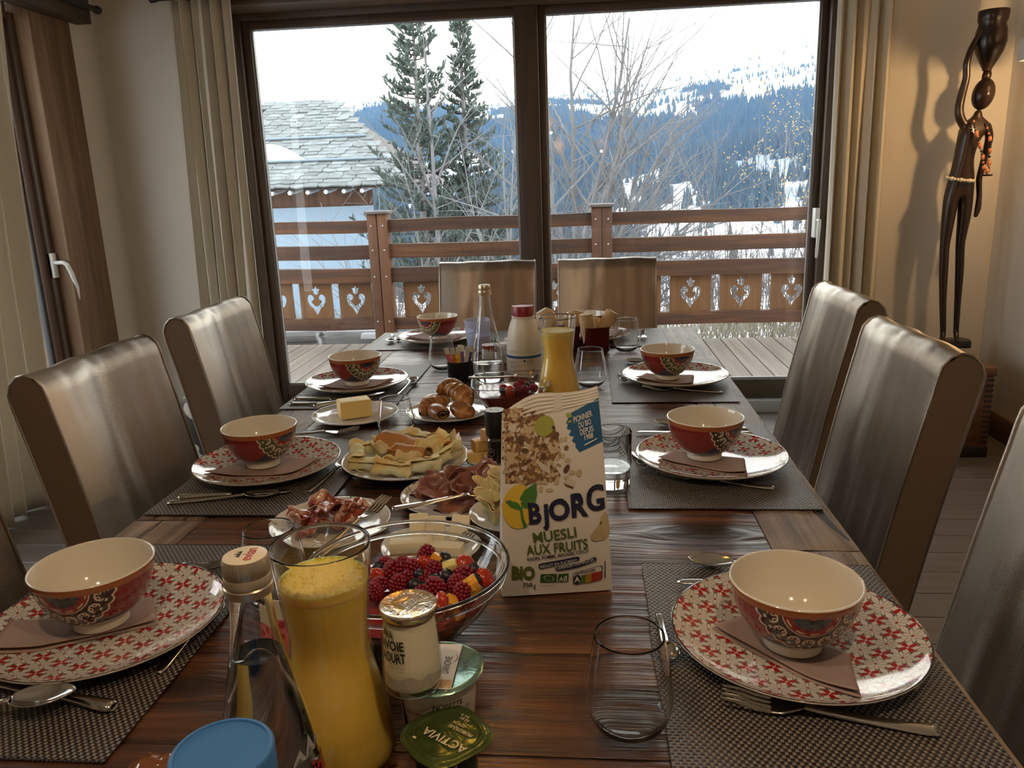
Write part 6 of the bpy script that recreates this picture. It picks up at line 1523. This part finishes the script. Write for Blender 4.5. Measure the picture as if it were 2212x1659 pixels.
for k, (dx, dy, z, rz, lab) in enumerate(((-.012,-.014,.0005,.15,'lowest cheese stick nearest the crepe plate'),(.012,.012,.0005,.1,'lower cheese stick behind the first'),(-.004,.000,.0185,.5,'upper cheese stick lying across the lower two'),(.012,.002,.0365,.75,'topmost cheese stick with orange rind end'))):
    t = wedge('cheese_stick', lab, -.174+dx, 1.398+dy, ZP+z*1.2, (0,0,rz), (.037,.011,.0205), M['yellowcheese'], False, 'yellow cheese sticks')
    g = G(); g.box(-.0376,-.0106,.0003,-.037,.0106,.0202); g.obj('rind', plain('orange_rind', (.60,.30,.09), .6), t)
t = thing('cheese_knife', 'small cheese knife with pale blade in front of the cheese sticks', 'knife', (-.196, 1.338, ZP+.009)); t.rotation_euler = (.5, 0, .75)
g = G(); g.prism([(-.040,-.004),(.02,-.006),(.036,-.002),(.036,.003),(-.040,.004)], 0, .001); g.obj('blade', M['steel'], t); g = G(); g.tube([(-.040,0,.0005),(-.075,0,.0005)], .004, 8); g.obj('handle', M['steel'], t)

# ================================================================ FRUIT BOWLS
FB = V((-.208, .812, TZ+.0008))
t = thing('fruit_bowl', 'large round glass bowl of berries in front of the cereal bag', 'bowl', FB)
op = [(.042,0),(.052,.003),(.072,.018),(.092,.040),(.106,.062),(.113,.078),(.1163,.0852),(.1166,.0862)]
g = G(); g.lathe([(0,.001)]+op+[(.1175,.0872),(.1172,.0890),(.1160,.0896),(.1146,.0888)]+[(r-.0022, z) for r, z in op[::-1][1:-1]]+[(.04,.0045),(0,.004)], 80); g.obj('bowl', M['glass'], t, smooth=180)
for zz, r_ in ((.0885,.1170),(.0745,.1127)):
    g = G(); g.lathe([(r_+.0022*cos(2*pi*k/10), zz+.0022*sin(2*pi*k/10)) for k in range(11)], 80); g.obj('rim_bead', M['glass_thick'], t, smooth=180)
M['rasp'] = plain('raspberry', (.24,.010,.028), .35, .25, 60, sss=.25, ssss=.005); M['blueb'] = plain('blueberry', (.018,.020,.035), .35, .3, 40); M['straw'] = plain('strawberry', (.46,.026,.014), .25, .15, 60, coat=.4, sss=.2, ssss=.006)
M['straw_in'] = plain('strawberry_flesh', (.80,.30,.18), .35, .15, 40, sss=.3, ssss=.006); M['mango'] = plain('mango', (.90,.42,.04), .3, .1, 40, coat=.3, sss=.3, ssss=.006); M['pine'] = plain('pineapple', (.86,.72,.22), .35, .1, 40, sss=.3, ssss=.006)
M['syrup'] = plain('fruit_mush', (.26,.022,.018), .2, .5, 60, coat=.5)
g = G(); ip = [(.0,.0062),(.040,.0062),(.052,.010),(.066,.020),(.084,.036),(.093,.048),(.0955,.051)]
def mush(a, r, z): return r
g.lathe([(max(0, r-.0015), z) for r, z in ip], 64)
def top(u, v): a = 2*pi*u; r = .094*v; return (r*cos(a), r*sin(a), .051+.013*(1-v*v)+.004*noise.noise((r*cos(a)*60, r*sin(a)*60, 2))*(v < .95))
g.grid(top, 64, 14, cu=True); o = g.obj('fruit_salad', M['syrup'], None, smooth=60); o.location = FB
tag(o, 'dark red mass of cut fruit filling the large glass bowl beneath the berries', 'fruit salad', kind='stuff')
# berry meshes
def rasp_mesh(seed):
    g = G(); rr = random.Random(seed); n = 0
    g.ball((0,0,0), .0088, 12, 8, sq=(1,1,1.05))
    for r_, (zz, c) in enumerate(((-.0085,6),(-.0055,11),(-.0018,13),(.0022,13),(.0060,10),(.0090,6),(.0105,1))):
        rad = .0100*sqrt(max(.02, 1-(zz/.0112)**2))*(1.0 if zz < 0 else .98)
        for k in range(c):
            a = 2*pi*(k+.5*(r_ % 2))/c; q = rad if c > 1 else 0; g.ball((q*cos(a)*.92, q*sin(a)*.92, zz*1.05), .0026*rr.uniform(.9,1.1), 6, 4)
    return g.mesh('drupelets', M['rasp'], smooth=180)
RM = [rasp_mesh(1), rasp_mesh(2)]
g = G(); g.lathe([(0,-.0075),(.005,-.0068),(.0082,-.003),(.0086,.001),(.0070,.0048),(.0040,.0064),(.0034,.0072),(.0028,.0062),(.0016,.0056),(0,.0055)], 22); BM_ = g.mesh('skin', M['blueb'], smooth=180)
g = G(); g.lathe([(.0036,.0063),(.0042,.0076),(.0034,.0071)], 10, wob=lambda a, r, z: r*(1+.2*sin(a*5))); BC_ = g.mesh('calyx', plain('berry_calyx', (.03,.028,.035), .6), smooth=60)
def straw_mesh(seed):
    g = G(); g.ball((0,0,0), .016, 20, 14, sq=(.85,.62,1.1), fn=lambda d: 1-.30*max(0, d.z)+.04*noise.noise(d*3+V((seed,0,0)))); return g.mesh('flesh', M['straw'], smooth=180)
SM_ = straw_mesh(1)
g = G(); rr = random.Random(4)
for k in range(44):
    d = V((rr.gauss(0,1), rr.gauss(0,1), rr.gauss(0,1))).normalized(); p = V((d.x*.85, d.y*.62, d.z*1.1))*.016*(1-.30*max(0,d.z))*1.01; g.ball(p, .0008, 5, 3)
SS_ = g.mesh('seeds', plain('strawberry_seed', (.80,.55,.15), .4), smooth=180)
g = G(); g.prism([(.009*cos(2*pi*k/18), .0125*sin(2*pi*k/18)*(1 if sin(2*pi*k/18) < 0 else .8)) for k in range(18)], .0, .0004); SI_ = g.mesh('cut_face', M['straw_in'], smooth=0)
g = G(); g.box(-.0095,-.008,-.008,.0095,.008,.008); g.map(lambda x, y, z: (x+.0015*sin(z*300), y+.001*sin(x*280), z)); MG_ = g.mesh('flesh', M['mango'], bevel=.002); PN_ = g.mesh('flesh', M['pine'], bevel=.002)
g = G(); rr = random.Random(6)
for k in range(6): g.box(-.0096+.0032*k, -.0083, -.0082, -.0092+.0032*k, .0083, .0082)
FB_ = g.mesh('fibres', plain('pine_fibre', (.95,.85,.45), .4), smooth=0)
def pix(px, py, z):
    d = fw*F_PX + rt*(px-1106) - upr*(py-829.5); k = (z-1.265)/d.z; return V((0,0,1.265)) + d*k
def fruit(kind, p, k, lab, grp, sc=1.0):
    rot = (rnd.uniform(-.9,.9), rnd.uniform(-.9,.9), rnd.uniform(0,6))
    cat = {'raspberry':'raspberry','blueberry':'blueberry','strawberry':'strawberry','mango_cube':'mango','pineapple_cube':'pineapple'}[kind]
    t = thing(kind, lab, cat, p, 0, grp); t.rotation_euler = rot; t.scale = (sc, sc, sc)
    if kind == 'raspberry': place(RM[k % 2], 'drupelets', t)
    elif kind == 'blueberry': place(BM_, 'skin', t); place(BC_, 'calyx', t)
    elif kind == 'strawberry': place(SM_, 'flesh', t); place(SS_, 'seeds', t)
    elif kind == 'mango_cube': place(MG_, 'flesh', t)
    else: place(PN_, 'flesh', t); place(FB_, 'fibres', t)
    return t
near = [('raspberry',890,540,100,10),('raspberry',490,740,118,3),('raspberry',620,660,75,3),('raspberry',730,720,108,2),('raspberry',975,735,105,2),('raspberry',330,900,95,0),('raspberry',545,900,105,0),('raspberry',655,840,75,0),('raspberry',870,840,82,0),('raspberry',1000,930,115,4),('raspberry',1330,790,120,2),('raspberry',1250,900,108,2),('raspberry',1390,1040,108,2),('raspberry',410,660,70,2),('raspberry',845,1010,75,-3),('raspberry',280,990,70,-2),
 ('blueberry',320,690,66,3),('blueberry',578,690,46,2),('blueberry',1110,580,66,8),('blueberry',1095,665,62,4),('blueberry',815,785,52,4),('blueberry',1130,800,82,4),('blueberry',980,840,52,2),('blueberry',755,905,74,2),('blueberry',875,930,66,0),('blueberry',1450,715,70,5),('blueberry',1565,865,66,6),
 ('strawberry',1345,650,115,6),('strawberry',870,650,100,4),('strawberry',1100,1130,140,2),('strawberry',305,800,75,0),('strawberry',1590,800,105,0),
 ('mango_cube',1020,605,72,6),('mango_cube',1430,930,100,3),('mango_cube',1575,965,75,3),('pineapple_cube',1180,695,78,5),('mango_cube',1225,1160,70,-2)]
ordw = ['first','second','third','fourth','fifth','sixth','seventh','eighth','ninth','tenth','eleventh','twelfth','thirteenth','fourteenth','fifteenth','sixteenth','seventeenth']
def scatter(lst, ox, oy, s_, ctr, rmax, zbase, rref, bowl, grp):
    cnt = {}
    for kd in set(f[0] for f in lst):
        sub = sorted([f for f in lst if f[0] == kd], key=lambda f: f[1])
        for i, f in enumerate(sub): cnt[f] = (i, len(sub))
    for k, f in enumerate(lst):
        kd, cx, cyy, r, up_ = f; z = zbase + .0012*up_; p = pix(ox+cx/s_, oy+cyy/s_, z); d = V((p.x-ctr.x, p.y-ctr.y, 0)); 
        if d.length > rmax: d *= rmax/d.length; p = V((ctr.x+d.x, ctr.y+d.y, z))
        dep = (p-V((0,0,1.265))).dot(fw); sz = r/s_*dep/F_PX; base = {'raspberry':.0118,'blueberry':.0086,'strawberry':.0165,'mango_cube':.0105,'pineapple_cube':.0105}[kd]
        i, n = cnt[f]; nm = kd.replace('_', ' ')
        lab = ('only %s in %s' % (nm, bowl)) if n == 1 else '%s %s piece from the left in %s' % (ordw[i], nm.replace(' cube',''), bowl)
        if kd in ('raspberry', 'blueberry') and n > 1: lab = '%s %s from the left in %s' % (ordw[i], nm, bowl)
        fruit(kd, p, k, lab, grp+kd.replace('_', ' '), max(.85, min(1.4, sz/base*1.14)))
scatter(near, 760, 1100, 5.53, FB, .092, TZ+.0815, 0, 'the large round fruit bowl', 'large bowl ')
# deeper fruit against the glass of the large bowl
for k, (px, py, kd, lab) in enumerate(((1006,1366,'strawberry','strawberry half pressed against the front of the large round bowl'),(985,1333,'mango_cube','mango cube against the glass below the rim of the large round bowl'),(1050,1318,'strawberry','strawberry slice against the right front glass of the large round bowl'))):
    p = pix(px, py, TZ+.052); d = V((p.x-FB.x, p.y-FB.y, 0)); d *= .079/d.length; fruit(kd, (FB.x+d.x, FB.y+d.y, TZ+.053), k, lab, 'large bowl deep fruit', 1.0)
# second, square bowl
SB = V((-.172, 1.735, TZ+.0008))
t = thing('square_fruit_bowl', 'squarish glass bowl of berries behind the cereal bag', 'bowl', SB, .12)
g = G(); sqloft(g, [(.045,0),(.050,.002),(.070,.040),(.088,.074),(.089,.0755),(.0865,.0755),(.0855,.074),(.068,.041),(.048,.005)], e=5, cap=False); g.f.append(list(range(56))[::-1]); g.m.append(0); g.f.append([8*56+q for q in range(56)]); g.m.append(0); g.obj('bowl', M['glass'], t, smooth=60)
g = G(); sqloft(g, [(.0465,.006),(.0665,.041),(.073,.053),(.050,.056),(.02,.0565)], e=5); o = g.obj('fruit_salad', M['syrup'], None, smooth=50, loc=SB, rz=.12); tag(o, 'dark red mass of cut fruit filling the squarish glass bowl beneath the berries', 'fruit salad', kind='stuff')
far = [('raspberry',1375,330,85,2),('raspberry',1300,390,72,1),('raspberry',980,440,82,0),('raspberry',1590,520,90,2),('raspberry',1490,600,92,1),('raspberry',1760,430,75,1),('raspberry',1200,490,66,0),('blueberry',930,505,64,2),('blueberry',1410,440,64,4),('blueberry',1520,365,68,3),('blueberry',1650,325,66,3),('blueberry',1740,535,60,2),('blueberry',1325,565,52,2),('blueberry',1780,610,52,1),('strawberry',1115,560,125,3)]
scatter(far, 1000, 800, 11.06, SB, .068, TZ+.066, 0, 'the squarish fruit bowl', 'squarish bowl ')
o = cutlery('spoon', 'serving spoon leaning in the squarish fruit bowl, handle towards the croissants', (-.262, 1.700), (-.120, 1.755), TZ+.090, -.13)
